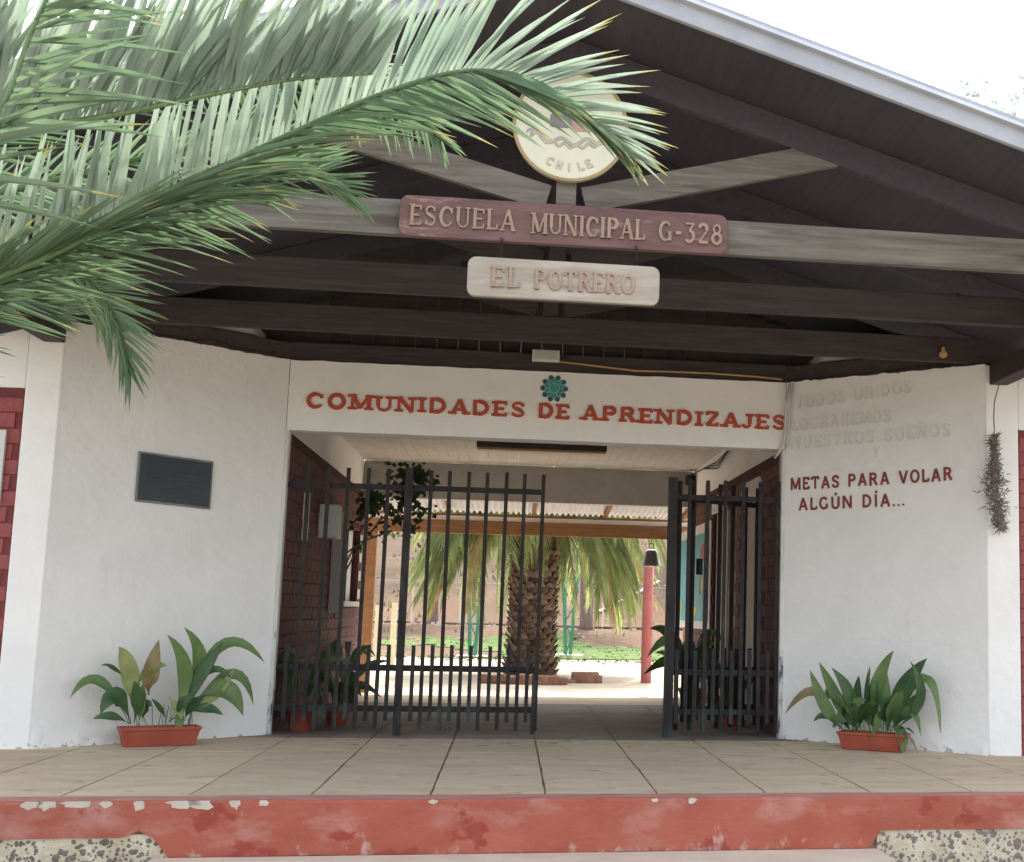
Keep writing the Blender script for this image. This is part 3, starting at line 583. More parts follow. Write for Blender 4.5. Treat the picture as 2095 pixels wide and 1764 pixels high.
text('EL', (1.695, -4.01, 2.765), (1, 0, 0), (0, 0, 1), .165, .115, .012, M['sign_letter2'], hb, T=.15, t=.085, sw=.14, sh=.07, gap=.1)
text('POTRERO', (1.93, -4.01, 2.765), (1, 0, 0), (0, 0, 1), .555, .115, .012, M['sign_letter2'], hb, T=.15, t=.085, sw=.14, sh=.07, gap=.06)
for x in (1.745, 2.485):
    c = MB()
    for i in range(6):
        cz = 2.925 + i * .022; ring = [Vector((x + .008 * math.cos(a) * (1 if i % 2 else .2), -3.99 + .008 * math.cos(a) * (.2 if i % 2 else 1), cz + .014 * math.sin(a))) for a in [k * math.pi / 4 for k in range(9)]]
        c.tube(ring, .0028, 5, cap=False)
    c.build('chain', M['iron'], hs_)
dk = thing('crest_disc', (2.10, -3.97, 3.73), 'round cream crest disc lettered CHILE, half hidden behind the palm frond tip', 'sign')
dm = MB(); cx, cz, R_ = 2.10, 3.715, .32
dm.prism([Vector((cx + R_ * math.cos(a), -3.99, cz + R_ * math.sin(a))) for a in [2 * math.pi * i / 48 for i in range(48)]], Vector((0, .03, 0)))
db = dm.build('disc', M['disc'], dk, bevel=.006)
rm = MB()
rm.add([(cx + r * math.cos(a), y, cz + r * math.sin(a)) for (r, y) in ((R_ - .016, -3.992), (R_ - .012, -3.999), (R_ + .002, -3.999), (R_ + .003, -3.985)) for a in [2 * math.pi * i / 48 for i in range(48)]], [(j * 48 + i, j * 48 + (i + 1) % 48, (j + 1) * 48 + (i + 1) % 48, (j + 1) * 48 + i) for j in range(3) for i in range(48)])
rm.build('rim', M['disc_edge'], dk)
for i, c in enumerate('CHILE'):
    a = math.radians(-90 + (i - 2) * 14.5 + (2 if i == 3 else 0)); rr = .245
    p = Vector((cx + rr * math.cos(a), -3.99, cz + rr * math.sin(a) + .0)); t = Vector((-math.sin(a), 0, math.cos(a))) ; 
    text(c, p - t * (.018 if c != 'I' else .007) - Vector((0, 0, .02)), t, Vector((-math.cos(a), 0, -math.sin(a))), .036 if c != 'I' else .014, .050, .007, M['disc_letter'], db, T=.18, t=.18, sw=0)
def ribbon(pts, w, d0, m, nm, par):
    b = MB()
    b.tube([Vector((x, -3.993, z)) for x, z in pts], w, 6); return b.build(nm, m, par, smooth=True)
scroll = []
for i in range(60): t = i / 59; scroll.append((cx - .22 + .44 * t, 3.655 + .018 * math.sin(t * 20) - .035 * math.sin(t * math.pi)))
ribbon(scroll, .010, 0, M['relief'], 'scroll', dk)
scroll = [(cx - .17 + .36 * t, 3.628 + .012 * math.sin(t * 34 + 1) - .03 * math.sin(t * math.pi)) for t in [i / 59 for i in range(60)]]
ribbon(scroll, .008, 0, M['relief'], 'scroll', dk)
ribbon([(cx - .22 - .02 * math.cos(a), 3.66 + .02 * math.sin(a)) for a in [k * .6 for k in range(9)]], .006, 0, M['relief'], 'scroll', dk)
for (x0, x1, z0, z1, mm, nm) in ((cx - .115, cx + .0, 3.70, 3.78, 'relief_dark', 'shield'), (cx + .002, cx + .12, 3.685, 3.78, 'relief_red', 'shield'), (cx - .10, cx + .10, 3.785, 3.87, 'relief', 'shield_top')):
    board(nm, rrect(x0, x1, z0, z1, .015), -3.998, .01, M[mm], dk)
# rosette emblem
em = thing('rosette_emblem', (2.17, -.01, 2.9), 'teal rosette emblem with petals on the white lintel above the red letters', 'emblem')
ex, ez = 2.172, 2.893
for ring, (n_, r0, rs, mm, yy) in enumerate(((10, .082, .034, 'teal_dark', -.006), (10, .060, .028, 'pale_line', -.010), (10, .060, .023, 'teal', -.013))):
    for i in range(n_):
        a = 2 * math.pi * (i + .5 * (ring > 0)) / n_; c = Vector((ex + r0 * math.cos(a), yy, ez + r0 * math.sin(a))); b = MB()
        b.prism([c + Vector((math.cos(a) * rs * 1.1 * math.cos(t) - math.sin(a) * rs * .75 * math.sin(t), 0, math.sin(a) * rs * 1.1 * math.cos(t) + math.cos(a) * rs * .75 * math.sin(t))) for t in [k * math.pi / 5 for k in range(10)]], Vector((0, abs(yy), 0)))
        b.build('petal', M[mm], em)
for r, mm, yy in ((.046, 'pale_line', -.016), (.040, 'teal', -.02)):
    b = MB(); b.prism([Vector((ex + r * math.cos(t), yy, ez + r * math.sin(t))) for t in [k * math.pi / 12 for k in range(24)]], Vector((0, abs(yy), 0))); b.build('centre', M[mm], em)
# hand painted writing on the right splayed wall (the wall's own plane)
def wtext(s, d0, z0, width, h, m, T, slope=0, name='painted_letter'):
    o = A2 + u2 * d0 + n2 * .007; text(s, (o.x, o.y, z0), u2 + Vector((0, 0, slope)), (0, 0, 1), width, h, .0015, m, wr, name=name, T=T, t=T, sw=0, gap=.12, jit=.002, space=.6)
wtext('TODOS UNIDOS', .10, 2.79, 1.10, .105, M['paint_faded'], .17, .06)
wtext('LOGRAREMOS', .06, 2.605, .95, .11, M['paint_faded'], .17, .02)
wtext('NUESTROS SUE\u00d1OS', .06, 2.445, 1.48, .11, M['paint_faded'], .17, .02)
wtext('Y', .84, 2.335, .07, .09, M['paint_faded'], .14)
wtext('METAS PARA VOLAR', .055, 2.09, 1.50, .105, M['paint_red'], .19, .02)
wtext('ALG\u00daN D\u00cdA...', .135, 1.915, 1.00, .105, M['paint_red'], .19, .015)
# plaque on the left splayed wall
def on_left(s, z, off=0):   # s metres from the inner corner
    d = Vector((OLX, OLY, 0)).normalized(); n = Vector((-d.y, d.x, 0)); n = n if n.y < 0 else -n
    return d * s + n * off + Vector((0, 0, z))
pq = thing('plaque', on_left(.92, 1.95), 'dark blue rectangular memorial plaque on the left white wall', 'plaque')
c = MB(); q = [on_left(1.215, 1.77, .004), on_left(.62, 1.75, .004), on_left(.62, 2.125, .004), on_left(1.215, 2.145, .004)]
nv = (on_left(0, 0, 1) - on_left(0, 0, 0)); c.prism(q, nv * .016); c.build('frame', M['plaque_edge'], pq, bevel=.003)
c = MB(); q = [on_left(1.20, 1.785, .018), on_left(.635, 1.765, .018), on_left(.635, 2.11, .018), on_left(1.20, 2.13, .018)]; c.prism(q, nv * .005); c.build('plate', M['plaque'], pq)
for i in range(9):
    zz = 2.085 - i * .033; a, b = (1.15, .70) if i % 3 else (1.08, .76); c = MB()
    c.prism([on_left(a, zz, .022), on_left(b, zz - .013, .022), on_left(b, zz - .002, .022), on_left(a, zz + .011, .022)], nv * .0025); c.build('text_line', M['plaque_text'], pq)
# ================================================================== ELECTRICS
fl = thing('floodlight', (2.09, -.08, 3.16), 'small square white floodlight on the dark beam above the rosette', 'floodlight')
c = MB(); c.box(1.975, 2.205, -.10, -.05, 3.105, 3.205); c.build('housing', M['white_panel'], fl, bevel=.008)
c = MB(); c.box(1.995, 2.185, -.106, -.099, 3.122, 3.19); c.build('glass', M['flood'], fl)
c = MB(); c.box(2.05, 2.13, -.05, .04, 3.13, 3.17); c.build('bracket', M['iron'], fl)
c = MB(); c.tube([(2.2, -.06, 3.115), (2.45, -.05, 3.10), (2.85, -.05, 3.07), (3.15, -.04, 3.078), (3.5, -.05, 3.078), (3.9, -.05, 3.068), (4.13, -.06, 3.052)], .009, 6)
tag(c.build('power_cable', M['cable'], smooth=True), 'yellowish cable running from the floodlight to the right along the beam', 'cable')
c = MB(); c.tube([(W + .02, -.075, 3.02), (W - .005, -.055, 2.8), (W - .02, -.045, 2.5), (W - .06, -.02, 2.42), (W - .08, .05, 2.38)], .013, 8); c.tube([(W + .045, -.085, 3.02), (W + .02, -.06, 2.75), (W + .0, -.05, 2.46)], .006, 6)
tag(c.build('conduit_pipe', M['conduit'], smooth=True), 'thin pale conduit pipe down the right inner corner of the gateway', 'pipe')
random.seed(21)
for (pts, lab) in (([(W, -.06, 3.045), (4.6, -.42, 3.04), (5.0, -.79, 3.052), (5.45, -1.19, 3.045)], 'thin dark cable along the top of the right splayed wall'), ([(-.1, -.12, 3.05), (-.35, -.34, 3.045), (-.5, -.48, 3.08), (-.65, -.62, 3.04), (-1.2, -1.04, 3.04)], 'thin dark cable along the top of the left splayed wall')):
    c = MB(); c.tube(pts, .007, 5); tag(c.build('wire', M['iron']), lab, 'cable')
kb = MB(); kb.lathe([(.0, -.03), (.028, -.02), (.036, .0), (.03, .02), (.014, .035), (.014, .06)], (5.19, -1.22, 3.10), 12); tag(kb.build('lamp_bulb', M['cable'], smooth=True), 'small round bulb on the dark beam above the right splayed wall', 'bulb')
tl = thing('tube_light', (2.15, 3.4, 2.78), 'long dark tube light fitting with yellowed underside on the passage ceiling', 'light')
c = MB(); c.box(1.45, 2.86, 3.22, 3.42, 2.762, 2.848); c.build('housing', M['light_body'], tl, bevel=.004)
c = MB(); c.box(1.46, 2.85, 3.235, 3.405, 2.735, 2.762); c.build('diffuser', M['light_lens'], tl, bevel=.004)
c = MB()
for k in range(3): c.tube([(W - .02, 1.6 + .05 * k, 2.83 - .01 * k), (W - .03 - .02 * k, 2.6, 2.80 - .03 * k), (W - .03, 3.6, 2.74 - .04 * k), (W - .025, 4.8, 2.78), (W - .03, 5.75, 2.80)], .008, 5)
c.box(W - .12, W - .01, 5.55, 5.7, 2.66, 2.78); tag(c.build('ceiling_wires', M['iron']), 'bundle of loose wires along the upper right side of the passage', 'cable')
eb = thing('meter_box', (.12, 2.3, 1.85), 'pale grey meter box projecting from the left passage wall', 'box')
c = MB(); c.box(.002, .20, 2.0, 2.28, 1.675, 1.995); c.build('cabinet', M['white_panel'], eb, bevel=.006)
c = MB(); c.tube([(.06, 2.2, 2.0), (.06, 2.2, 2.2)], .014, 8); c.build('pipe', M['conduit'], eb)
c = MB(); c.box(.01, .07, 1.0, 1.04, 1.60, 2.02); c.build('frame', M['conduit'], eb)
c = MB(); c.box(.02, .14, 3.02, 3.22, .95, 2.0); tag(c.build('grey_panel', M['grey_lintel'], bevel=.005), 'narrow grey upright panel on the left passage wall below the meter box', 'panel')
# ================================================================== GATES
def frame_at(origin, ang): a = math.radians(ang); return Matrix.Translation(origin) @ Matrix.Rotation(a, 4, 'Z')
def gate(name, origin, ang, length, talls, label, group, posts=(), sag=0, shorts=True):
    t = thing(name, origin, label, 'gate', group); mw = frame_at(origin, ang)
    def bx(nm, x0, x1, z0, z1, d0, d1, r=0):
        b = MB(); b.box(x0, x1, d0, d1, z0, z1); m2 = mw
        if r: m2 = mw @ Matrix.Translation((x0, 0, 0)) @ Matrix.Rotation(r, 4, 'Y') @ Matrix.Translation((-x0, 0, 0))
        put(b.mesh(nm, M['iron']), nm, t, m2)
    for x, w in posts: bx('post', x - w / 2, x + w / 2, .0, 2.175, -w / 2, w / 2)
    for (z0, z1) in ((.185, .232), (.51, .56), (1.99, 2.035)): bx('rail', .0, length, z0, z1, .014, .032)
    for i, x in enumerate(talls):
        bx('tall_bar', x - .0155, x + .0155, .045 + U(-.006, .006), 2.165 + U(-.006, .006), -.012, .013, U(-.0025, .0025))
    if shorts:
        step = talls[1] - talls[0]
        for x in [talls[0] - step / 2] + [a + step / 2 for a in talls]:
            if .02 < x < length - .02: bx('short_bar', x - .0155, x + .0155, .115 + U(-.006, .006), .725 + U(-.006, .006), -.011, .0125, U(-.003, .003))
    return t, mw
random.seed(33)
gy = .05
gate('railing', (.03, gy, 0), 0, .96, [.16 + .16 * k for k in range(5)], 'fixed dark iron railing panel at the left between wall and thick post', 'iron gate panels', [(.975, .06)])
t1, mw1 = gate('gate_leaf', (1.035, gy, 0), 0, 1.085, [.155 * (k + 1) - .005 for k in range(7)], 'closed dark iron gate leaf right of the left thick post, open air behind it', 'iron gate panels')
b = MB(); b.tube([(.86, -.02, .53), (.93, -.035, .54), (1.0, -.035, .50), (1.05, -.02, .52), (1.08, -.02, .46)], .008, 6); b.box(1.045, 1.075, -.03, -.012, .02, .50); put(b.mesh('latch', M['iron']), 'latch', t1, mw1)
gate('railing', (3.215, gy, 0), 0, .95, [.155 * k + .145 for k in range(6)], 'fixed dark iron railing panel at the right beside the splayed wall', 'iron gate panels', [(.0, .075)])
t2, mw2 = gate('gate_leaf', (3.22, gy + .09, 0), 33, 1.03, [.155 * (k + .6) for k in range(7)], 'dark iron gate leaf swung open inwards behind the right railing panel', 'iron gate panels')
b = MB(); b.box(.29, .33, -.04, .0, 1.36, 1.50); put(b.mesh('lock_box', M['iron']), 'lock_box', t2, mw2)
# ================================================================== PLANTS
def leaf_mesh(b, m_, t, w, c, droop=0, seg=11, petiole=.22):
    b, m_, t = Vector(b), Vector(m_), Vector(t); pts = []
    ctl = m_ * 2 - (b + t) / 2
    for i in range(seg + 1): s = i / seg; pts.append(b * (1 - s) ** 2 + ctl * 2 * s * (1 - s) + t * s * s)
    mb = MB(); vs = []; tw = U(-.5, .5)
    for i, p in enumerate(pts):
        s = i / seg; d = (pts[min(seg, i + 1)] - pts[max(0, i - 1)]).normalized()
        view = Vector((.1 + tw, -1, .35)).normalized(); sd = d.cross(view)
        sd = sd.normalized() if sd.length > 1e-3 else Vector((1, 0, 0)); up = sd.cross(d)
        if s < petiole: ww = .08 + .25 * max(0, (s - petiole * .6) / (petiole * .4))
        else: q = (s - petiole) / (1 - petiole); ww = max(.02, (math.sin(math.pi * min(1, q ** .75)) ** .8) * (1 - .1 * q)) if q < 1 else .0
        if s >= 1: ww = .0
        if 0 < s - petiole < .12: ww = max(ww, .33)
        hw = w * .53 * ww; wav = .04 * w * math.sin(s * 17 + tw * 9)
        vs += [p - sd * hw + up * (hw * .25 + wav), p - up * hw * .12, p + sd * hw + up * (hw * .25 - wav)]
    fs = []
    for i in range(seg):
        for j in range(2): fs.append((i * 3 + j, i * 3 + j + 1, (i + 1) * 3 + j + 1, (i + 1) * 3 + j))
    mb.add(vs, fs); return mb
def trough(t, A, B, depth, h, m):
    A = Vector((*A, 0)); B = Vector((*B, 0)); u = (B - A).normalized(); n = Vector((-u.y, u.x, 0)); n = n if n.y > 0 else -n; L = (B - A).length
    def ring(z, g): return [A - u * g - n * g, B + u * g - n * g, B + u * g + n * (depth + g), A - u * g + n * (depth + g)], z
    mb = MB(); R = []
    for z, g in ((0, -.012), (h * .83, .014), (h * .83, .022), (h, .024), (h, .012), (h - .02, .008)): q, zz = ring(z, g); R.append([p + Vector((0, 0, zz + .003)) for p in q])
    vs = [v for r in R for v in r]; mb.add(vs, [(3, 2, 1, 0)] + [(k * 4 + i, k * 4 + (i + 1) % 4, k * 4 + 4 + (i + 1) % 4, k * 4 + 4 + i) for k in range(len(R) - 1) for i in range(4)])
    mb.build('planter', m, t, bevel=.006)
    s = MB(); q, _ = ring(0, .006); s.add([p + Vector((0, 0, h - .018)) for p in q], [(0, 1, 2, 3)]); s.build('soil', M['soil'], t)
def aspidistra(A, B, leaves, label, seed):
    random.seed(seed); t = thing('potted_plant', (A[0], A[1], 0), label, 'potted plant'); trough(t, A, B, .16, .135, M['pot'])
    for (b, m_, tp, w, c) in leaves: leaf_mesh(b, m_, tp, w, c).build('leaf', M['leaf%d' % c], t, smooth=True)
    st_ = MB()
    for k in range(16):
        s = U(.08, .92); p = Vector((A[0] + (B[0] - A[0]) * s, A[1] + (B[1] - A[1]) * s + .08, .1)); st_.tube([p, p + Vector((U(-.03, .03), U(-.03, .03), U(.08, .2)))], .003, 5)
    st_.build('stems', M['leaf1'], t, kind='stuff')
    return t
LEAF_A = [([-0.743, -0.935, 0.145], [-0.812, -0.989, 0.512], [-0.876, -1.072, 0.708], 0.132, 2), ([-0.688, -0.911, 0.361], [-0.669, -0.988, 0.514], [-0.627, -0.986, 0.762], 0.12, 3), ([-0.733, -0.93, 0.144], [-0.716, -0.982, 0.308], [-0.704, -1.007, 0.458], 0.096, 1), ([-0.78, -0.951, 0.396], [-0.674, -0.979, 0.548], [-0.563, -0.983, 0.573], 0.084, 1), ([-0.794, -0.957, 0.158], [-0.996, -1.065, 0.468], [-1.158, -1.137, 0.342], 0.072, 1), ([-0.784, -0.952, 0.157], [-0.863, -1.08, 0.358], [-0.944, -1.143, 0.239], 0.132, 0), ([-0.794, -0.957, 0.158], [-0.885, -1.082, 0.223], [-0.994, -1.129, 0.206], 0.06, 0), ([-0.544, -0.848, 0.162], [-0.453, -0.863, 0.511], [-0.579, -0.965, 0.797], 0.108, 1), ([-0.494, -0.826, 0.184], [-0.367, -0.804, 0.557], [-0.476, -0.914, 0.851], 0.108, 1), ([-0.486, -0.823, 0.218], [-0.34, -0.859, 0.513], [-0.214, -0.806, 0.753], 0.09, 0), ([-0.447, -0.806, 0.241], [-0.234, -0.727, 0.721], [0.066, -0.631, 0.585], 0.084, 1), ([-0.475, -0.818, 0.206], [-0.309, -0.849, 0.524], [-0.134, -0.798, 0.477], 0.06, 0), ([-0.445, -0.805, 0.217], [-0.26, -0.757, 0.356], [-0.135, -0.73, 0.557], 0.078, 2), ([-0.445, -0.805, 0.217], [-0.167, -0.698, 0.507], [0.0, -0.64, 0.274], 0.078, 1), ([-0.418, -0.793, 0.275], [-0.206, -0.755, 0.403], [-0.055, -0.722, 0.203], 0.144, 1), ([-0.445, -0.805, 0.217], [-0.317, -0.783, 0.263], [-0.195, -0.745, 0.209], 0.072, 0), ([-0.566, -0.858, 0.347], [-0.504, -0.863, 0.279], [-0.456, -0.872, 0.188], 0.072, 2), ([-0.544, -0.848, 0.174], [-0.476, -0.858, 0.186], [-0.498, -0.869, 0.061], 0.072, 1), ([-0.566, -0.857, 0.186], [-0.591, -0.962, 0.274], [-0.642, -1.02, 0.345], 0.036, 0), ([-0.715, -0.922, 0.167], [-0.681, -0.982, 0.286], [-0.648, -0.98, 0.286], 0.084, 0), ([-0.814, -0.965, 0.454], [-0.893, -1.108, 0.562], [-0.952, -1.19, 0.578], 0.03, 0), ([-0.452, -0.808, 0.171], [-0.403, -0.809, 0.276], [-0.31, -0.791, 0.357], 0.084, 0), ([-0.765, -0.944, 0.168], [-0.737, -1.014, 0.333], [-0.755, -1.068, 0.472], 0.084, 0), ([-0.504, -0.831, 0.184], [-0.45, -0.91, 0.306], [-0.365, -0.901, 0.352], 0.072, 0)]
LEAF_B = [([4.525, -0.751, 0.132], [4.366, -0.772, 0.318], [4.244, -0.745, 0.608], 0.102, 1), ([4.561, -0.773, 0.134], [4.454, -0.751, 0.397], [4.321, -0.712, 0.669], 0.09, 1), ([4.585, -0.788, 0.135], [4.532, -0.879, 0.407], [4.392, -0.854, 0.629], 0.102, 0), ([4.464, -0.715, 0.154], [4.301, -0.687, 0.432], [4.073, -0.59, 0.241], 0.077, 3), ([4.452, -0.707, 0.18], [4.378, -0.667, 0.243], [4.301, -0.638, 0.193], 0.051, 0), ([4.489, -0.73, 0.143], [4.499, -0.848, 0.259], [4.41, -0.823, 0.163], 0.115, 0), ([4.561, -0.773, 0.147], [4.445, -0.728, 0.409], [4.365, -0.717, 0.341], 0.115, 1), ([4.609, -0.802, 0.137], [4.538, -0.858, 0.326], [4.431, -0.841, 0.416], 0.102, 1), ([4.645, -0.824, 0.139], [4.596, -0.847, 0.352], [4.606, -0.884, 0.573], 0.102, 0), ([4.669, -0.838, 0.14], [4.663, -0.906, 0.449], [4.673, -0.967, 0.651], 0.038, 0), ([4.764, -0.896, 0.146], [4.733, -0.951, 0.493], [4.841, -1.043, 0.775], 0.115, 1), ([4.74, -0.882, 0.145], [4.711, -0.933, 0.425], [4.728, -0.945, 0.605], 0.077, 0), ([4.823, -0.931, 0.15], [4.926, -1.0, 0.458], [5.076, -1.14, 0.723], 0.141, 0), ([4.846, -0.946, 0.151], [5.007, -1.181, 0.406], [4.928, -1.175, 0.703], 0.077, 0), ([4.881, -0.967, 0.18], [4.96, -1.07, 0.345], [5.072, -1.15, 0.482], 0.09, 0), ([4.87, -0.96, 0.205], [5.06, -1.145, 0.56], [5.143, -1.264, 0.17], 0.102, 1), ([4.811, -0.924, 0.149], [4.831, -1.044, 0.342], [4.891, -1.118, 0.478], 0.141, 1), ([4.752, -0.889, 0.146], [4.746, -1.006, 0.26], [4.672, -0.977, 0.088], 0.102, 1), ([4.823, -0.931, 0.176], [4.886, -1.042, 0.16], [4.887, -1.109, -0.014], 0.115, 1), ([4.881, -0.967, 0.18], [4.965, -1.099, 0.309], [5.019, -1.164, 0.134], 0.058, 1), ([4.705, -0.86, 0.143], [4.648, -0.863, 0.288], [4.555, -0.846, 0.352], 0.102, 1), ([4.787, -0.91, 0.148], [4.777, -1.038, 0.341], [4.754, -1.024, 0.458], 0.115, 0), ([4.609, -0.802, 0.137], [4.654, -0.94, 0.307], [4.711, -1.031, 0.366], 0.115, 0), ([4.881, -0.967, 0.154], [4.908, -1.107, 0.192], [4.963, -1.192, 0.149], 0.038, 0), ([4.928, -0.995, 0.156], [4.945, -1.119, 0.116], [4.992, -1.184, 0.007], 0.038, 3), ([4.621, -0.81, 0.137], [4.567, -0.855, 0.247], [4.595, -0.903, 0.33], 0.128, 0), ([4.728, -0.874, 0.144], [4.702, -0.866, 0.288], [4.663, -0.904, 0.449], 0.115, 0), ([4.87, -0.96, 0.153], [4.884, -1.049, 0.278], [4.962, -1.109, 0.348], 0.115, 0), ([4.561, -0.773, 0.134], [4.521, -0.82, 0.257], [4.56, -0.877, 0.42], 0.102, 0), ([4.834, -0.939, 0.151], [4.81, -0.974, 0.363], [4.804, -0.994, 0.588], 0.064, 1), ([4.525, -0.751, 0.132], [4.567, -0.852, 0.326], [4.652, -0.947, 0.386], 0.09, 1)]

aspidistra((-.80, -1.055), (-.34, -.855), LEAF_A, 'red trough planter with broad yellow-green leaves against the left white wall', 2)
aspidistra((4.47, -.83), (4.89, -1.09), LEAF_B, 'red trough planter crowded with dark green leaves against the right white wall', 4)
def round_pot(loc, r, h, n_, ln, label, seed, m=('leaf0', 'leaf0', 'leaf1'), wide=.07, potm='pot'):
    random.seed(seed); t = thing('potted_plant', loc, label, 'potted plant'); c = MB()
    c.lathe([(r * .7, 0), (r * .98, h * .85), (r * 1.08, h * .86), (r * 1.1, h), (r * .95, h), (r * .9, h - .02), (0.0, h - .02)], (loc[0], loc[1], loc[2]), 18); c.build('pot', M[potm], t, smooth=False)
    for k in range(n_):
        a = U(0, 6.28); rr = U(.3, 1) * ln; b = Vector(loc) + Vector((math.cos(a) * r * .4, math.sin(a) * r * .4, h - .02)); hh = ln * U(.5, 1.25)
        mdl = b + Vector((math.cos(a) * rr * .35, math.sin(a) * rr * .35, hh * .75)); tp = b + Vector((math.cos(a) * rr, math.sin(a) * rr, hh * U(.3, 1)))
        tp.x = max(.06, min(W - .06, tp.x)); mdl.x = max(.05, min(W - .05, mdl.x))
        leaf_mesh(b, mdl, tp, U(.7, 1.2) * wide, 0).build('leaf', M[random.choice(m)], t, smooth=True)
round_pot((.20, .36, 0), .12, .2, 12, .42, 'dark leafy plant in a red pot behind the left railing panel', 31)
round_pot((.42, .95, 0), .11, .18, 12, .40, 'second dark leafy plant in a low pot further in along the left passage wall', 32)
round_pot((.24, 3.15, 0), .13, .24, 14, .45, 'leafy plant in a dark pot at the far end of the left passage wall', 33, potm='soil')
round_pot((3.86, 3.3, 0), .14, .22, 16, .62, 'tall dark broad-leaved plant in a pot behind the right gate post', 34, wide=.12)
round_pot((3.98, 2.2, 0), .12, .2, 10, .40, 'small dark plant in a pot inside the right side of the passage', 35)
round_pot((3.95, 1.2, 0), .12, .2, 9, .35, 'low dark plant in a pot nearest the gate inside the right railing', 36)
# climber hanging in the passage on the left
random.seed(41)
cl = thing('climbing_plant', (.06, 3.4, 1.2), 'dark climbing plant with twiggy stems hanging high on the left passage wall', 'plant')
stems = MB(); tips = []
for (pts) in ([(.05, 3.3, .9), (.12, 3.3, 1.4), (.3, 3.2, 1.85), (.62, 3.1, 2.25), (.8, 3.05, 2.45)], [(.05, 3.3, 1.2), (.25, 3.25, 1.6), (.5, 3.15, 1.95), (.85, 3.1, 2.15)], [(.05, 3.3, 1.6), (.2, 3.25, 1.9), (.45, 3.2, 2.2)], [(.05, 3.3, 1.5), (.3, 3.2, 1.7), (.62, 3.1, 1.82)]):
    stems.tube(pts, .010, 5); tips += [Vector(p) for p in pts[2:]]
stems.build('stem', M['bark'], cl)
def clump(center, rad, n_, size, b):
    for k in range(n_):
        p = Vector(center) + Vector((random.gauss(0, 1) * rad[0], random.gauss(0, 1) * rad[1], random.gauss(0, 1) * rad[2])); a = Vector((U(-1, 1), U(-.6, .6), U(-1, .3))).normalized(); s = a.cross(Vector((U(-.4, .4), 1, U(-.3, .3)))).normalized(); l = size * U(.6, 1.3)
        b.add([p, p + a * l * .5 + s * l * .3, p + a * l, p + a * l * .5 - s * l * .3], [(0, 1, 2, 3)])
fb = MB(); clump((.80, 3.0, 2.42), (.09, .08, .05), 110, .085, fb); clump((.78, 3.0, 2.22), (.08, .08, .07), 70, .085, fb); clump((.44, 3.1, 2.13), (.10, .1, .07), 90, .085, fb); clump((.60, 3.05, 1.98), (.12, .1, .09), 50, .08, fb); clump((.92, 3.0, 2.34), (.05, .1, .08), 30, .08, fb)
clump((.3, 3.2, 1.75), (.12, .1, .12), 22, .06, fb); clump((.88, 3.0, 1.98), (.05, .1, .1), 25, .08, fb)
fb.build('foliage', M['bush'], cl, kind='stuff')
# dried sprig hanging at the right
random.seed(51)
dr = thing('dried_sprig', (5.56, -1.33, 2.3), 'bunch of dried grey twigs hanging from a cord at the right wall corner', 'dried plant')
c = MB(); c.tube([(5.62, -1.30, 2.87), (5.575, -1.31, 2.72), (5.565, -1.32, 2.6), (5.565, -1.33, 2.50), (5.56, -1.33, 2.35)], .005, 5); c.build('cord', M['dried'], dr)
c = MB()
for k in range(1000):
    z = U(1.72, 2.46); wd = .007 if z > 2.25 else (.030 + .028 * math.sin((2.27 - z) / .55 * math.pi)) * (1 + .7 * noise.noise(Vector((z * 14, 0, 2)))); cxx = 5.565 + (.05 * (2.0 - z) / .28 if z < 2.0 else 0); p = Vector((cxx + random.gauss(0, 1) * wd * .7, -1.33 + U(-.03, .03), z)); a = Vector((U(-1, 1), U(-.5, .5), U(-1, .8))).normalized() * U(.02, .07)
    sdv = a.cross(Vector((0, 1, 0))).normalized() * .0045; c.add([p - sdv, p + sdv, p + a + sdv * .3, p + a - sdv * .3], [(0, 1, 2, 3)])
c.build('twigs', M['dried'], dr, kind='stuff')
# ================================================================== MURAL
mu = thing('mural_panel', (W - .02, 5, 1.4), 'framed blue painted panel with coloured figures hanging on the right passage wall', 'mural')
c = MB(); c.box(W - .035, W - .022, 3.98, 6.95, .84, 2.10); c.build('frame', M['conduit'], mu)
c = MB(); c.box(W - .042, W - .036, 4.08, 6.85, .93, 1.98); c.build('panel', M['mural_blue'], mu)
random.seed(61)
for (y, z, w, h, mm) in ((4.5, 1.75, .35, .2, 'mural_red'), (4.25, 1.95, .25, .12, 'mural_green'), (5.3, 1.55, .12, .35, 'mural_yellow'), (5.9, 1.45, .2, .4, 'mural_red'), (5.5, 1.2, .25, .28, 'mural_red'), (4.55, 1.35, .1, .24, 'mural_yellow'), (4.72, 1.35, .1, .24, 'mural_red'), (4.4, 1.35, .08, .22, 'mural_green'), (6.4, 1.1, .3, .2, 'mural_green'), (5.1, 1.05, .2, .12, 'mural_yellow')):
    c = MB(); c.prism([Vector((W - .047, y + w / 2 * math.cos(a) * U(.8, 1.2), z + h / 2 * math.sin(a) * U(.8, 1.2))) for a in [k * math.pi / 4 for k in range(8)]], Vector((.004, 0, 0))); c.build('painted_figure', M[mm], mu)
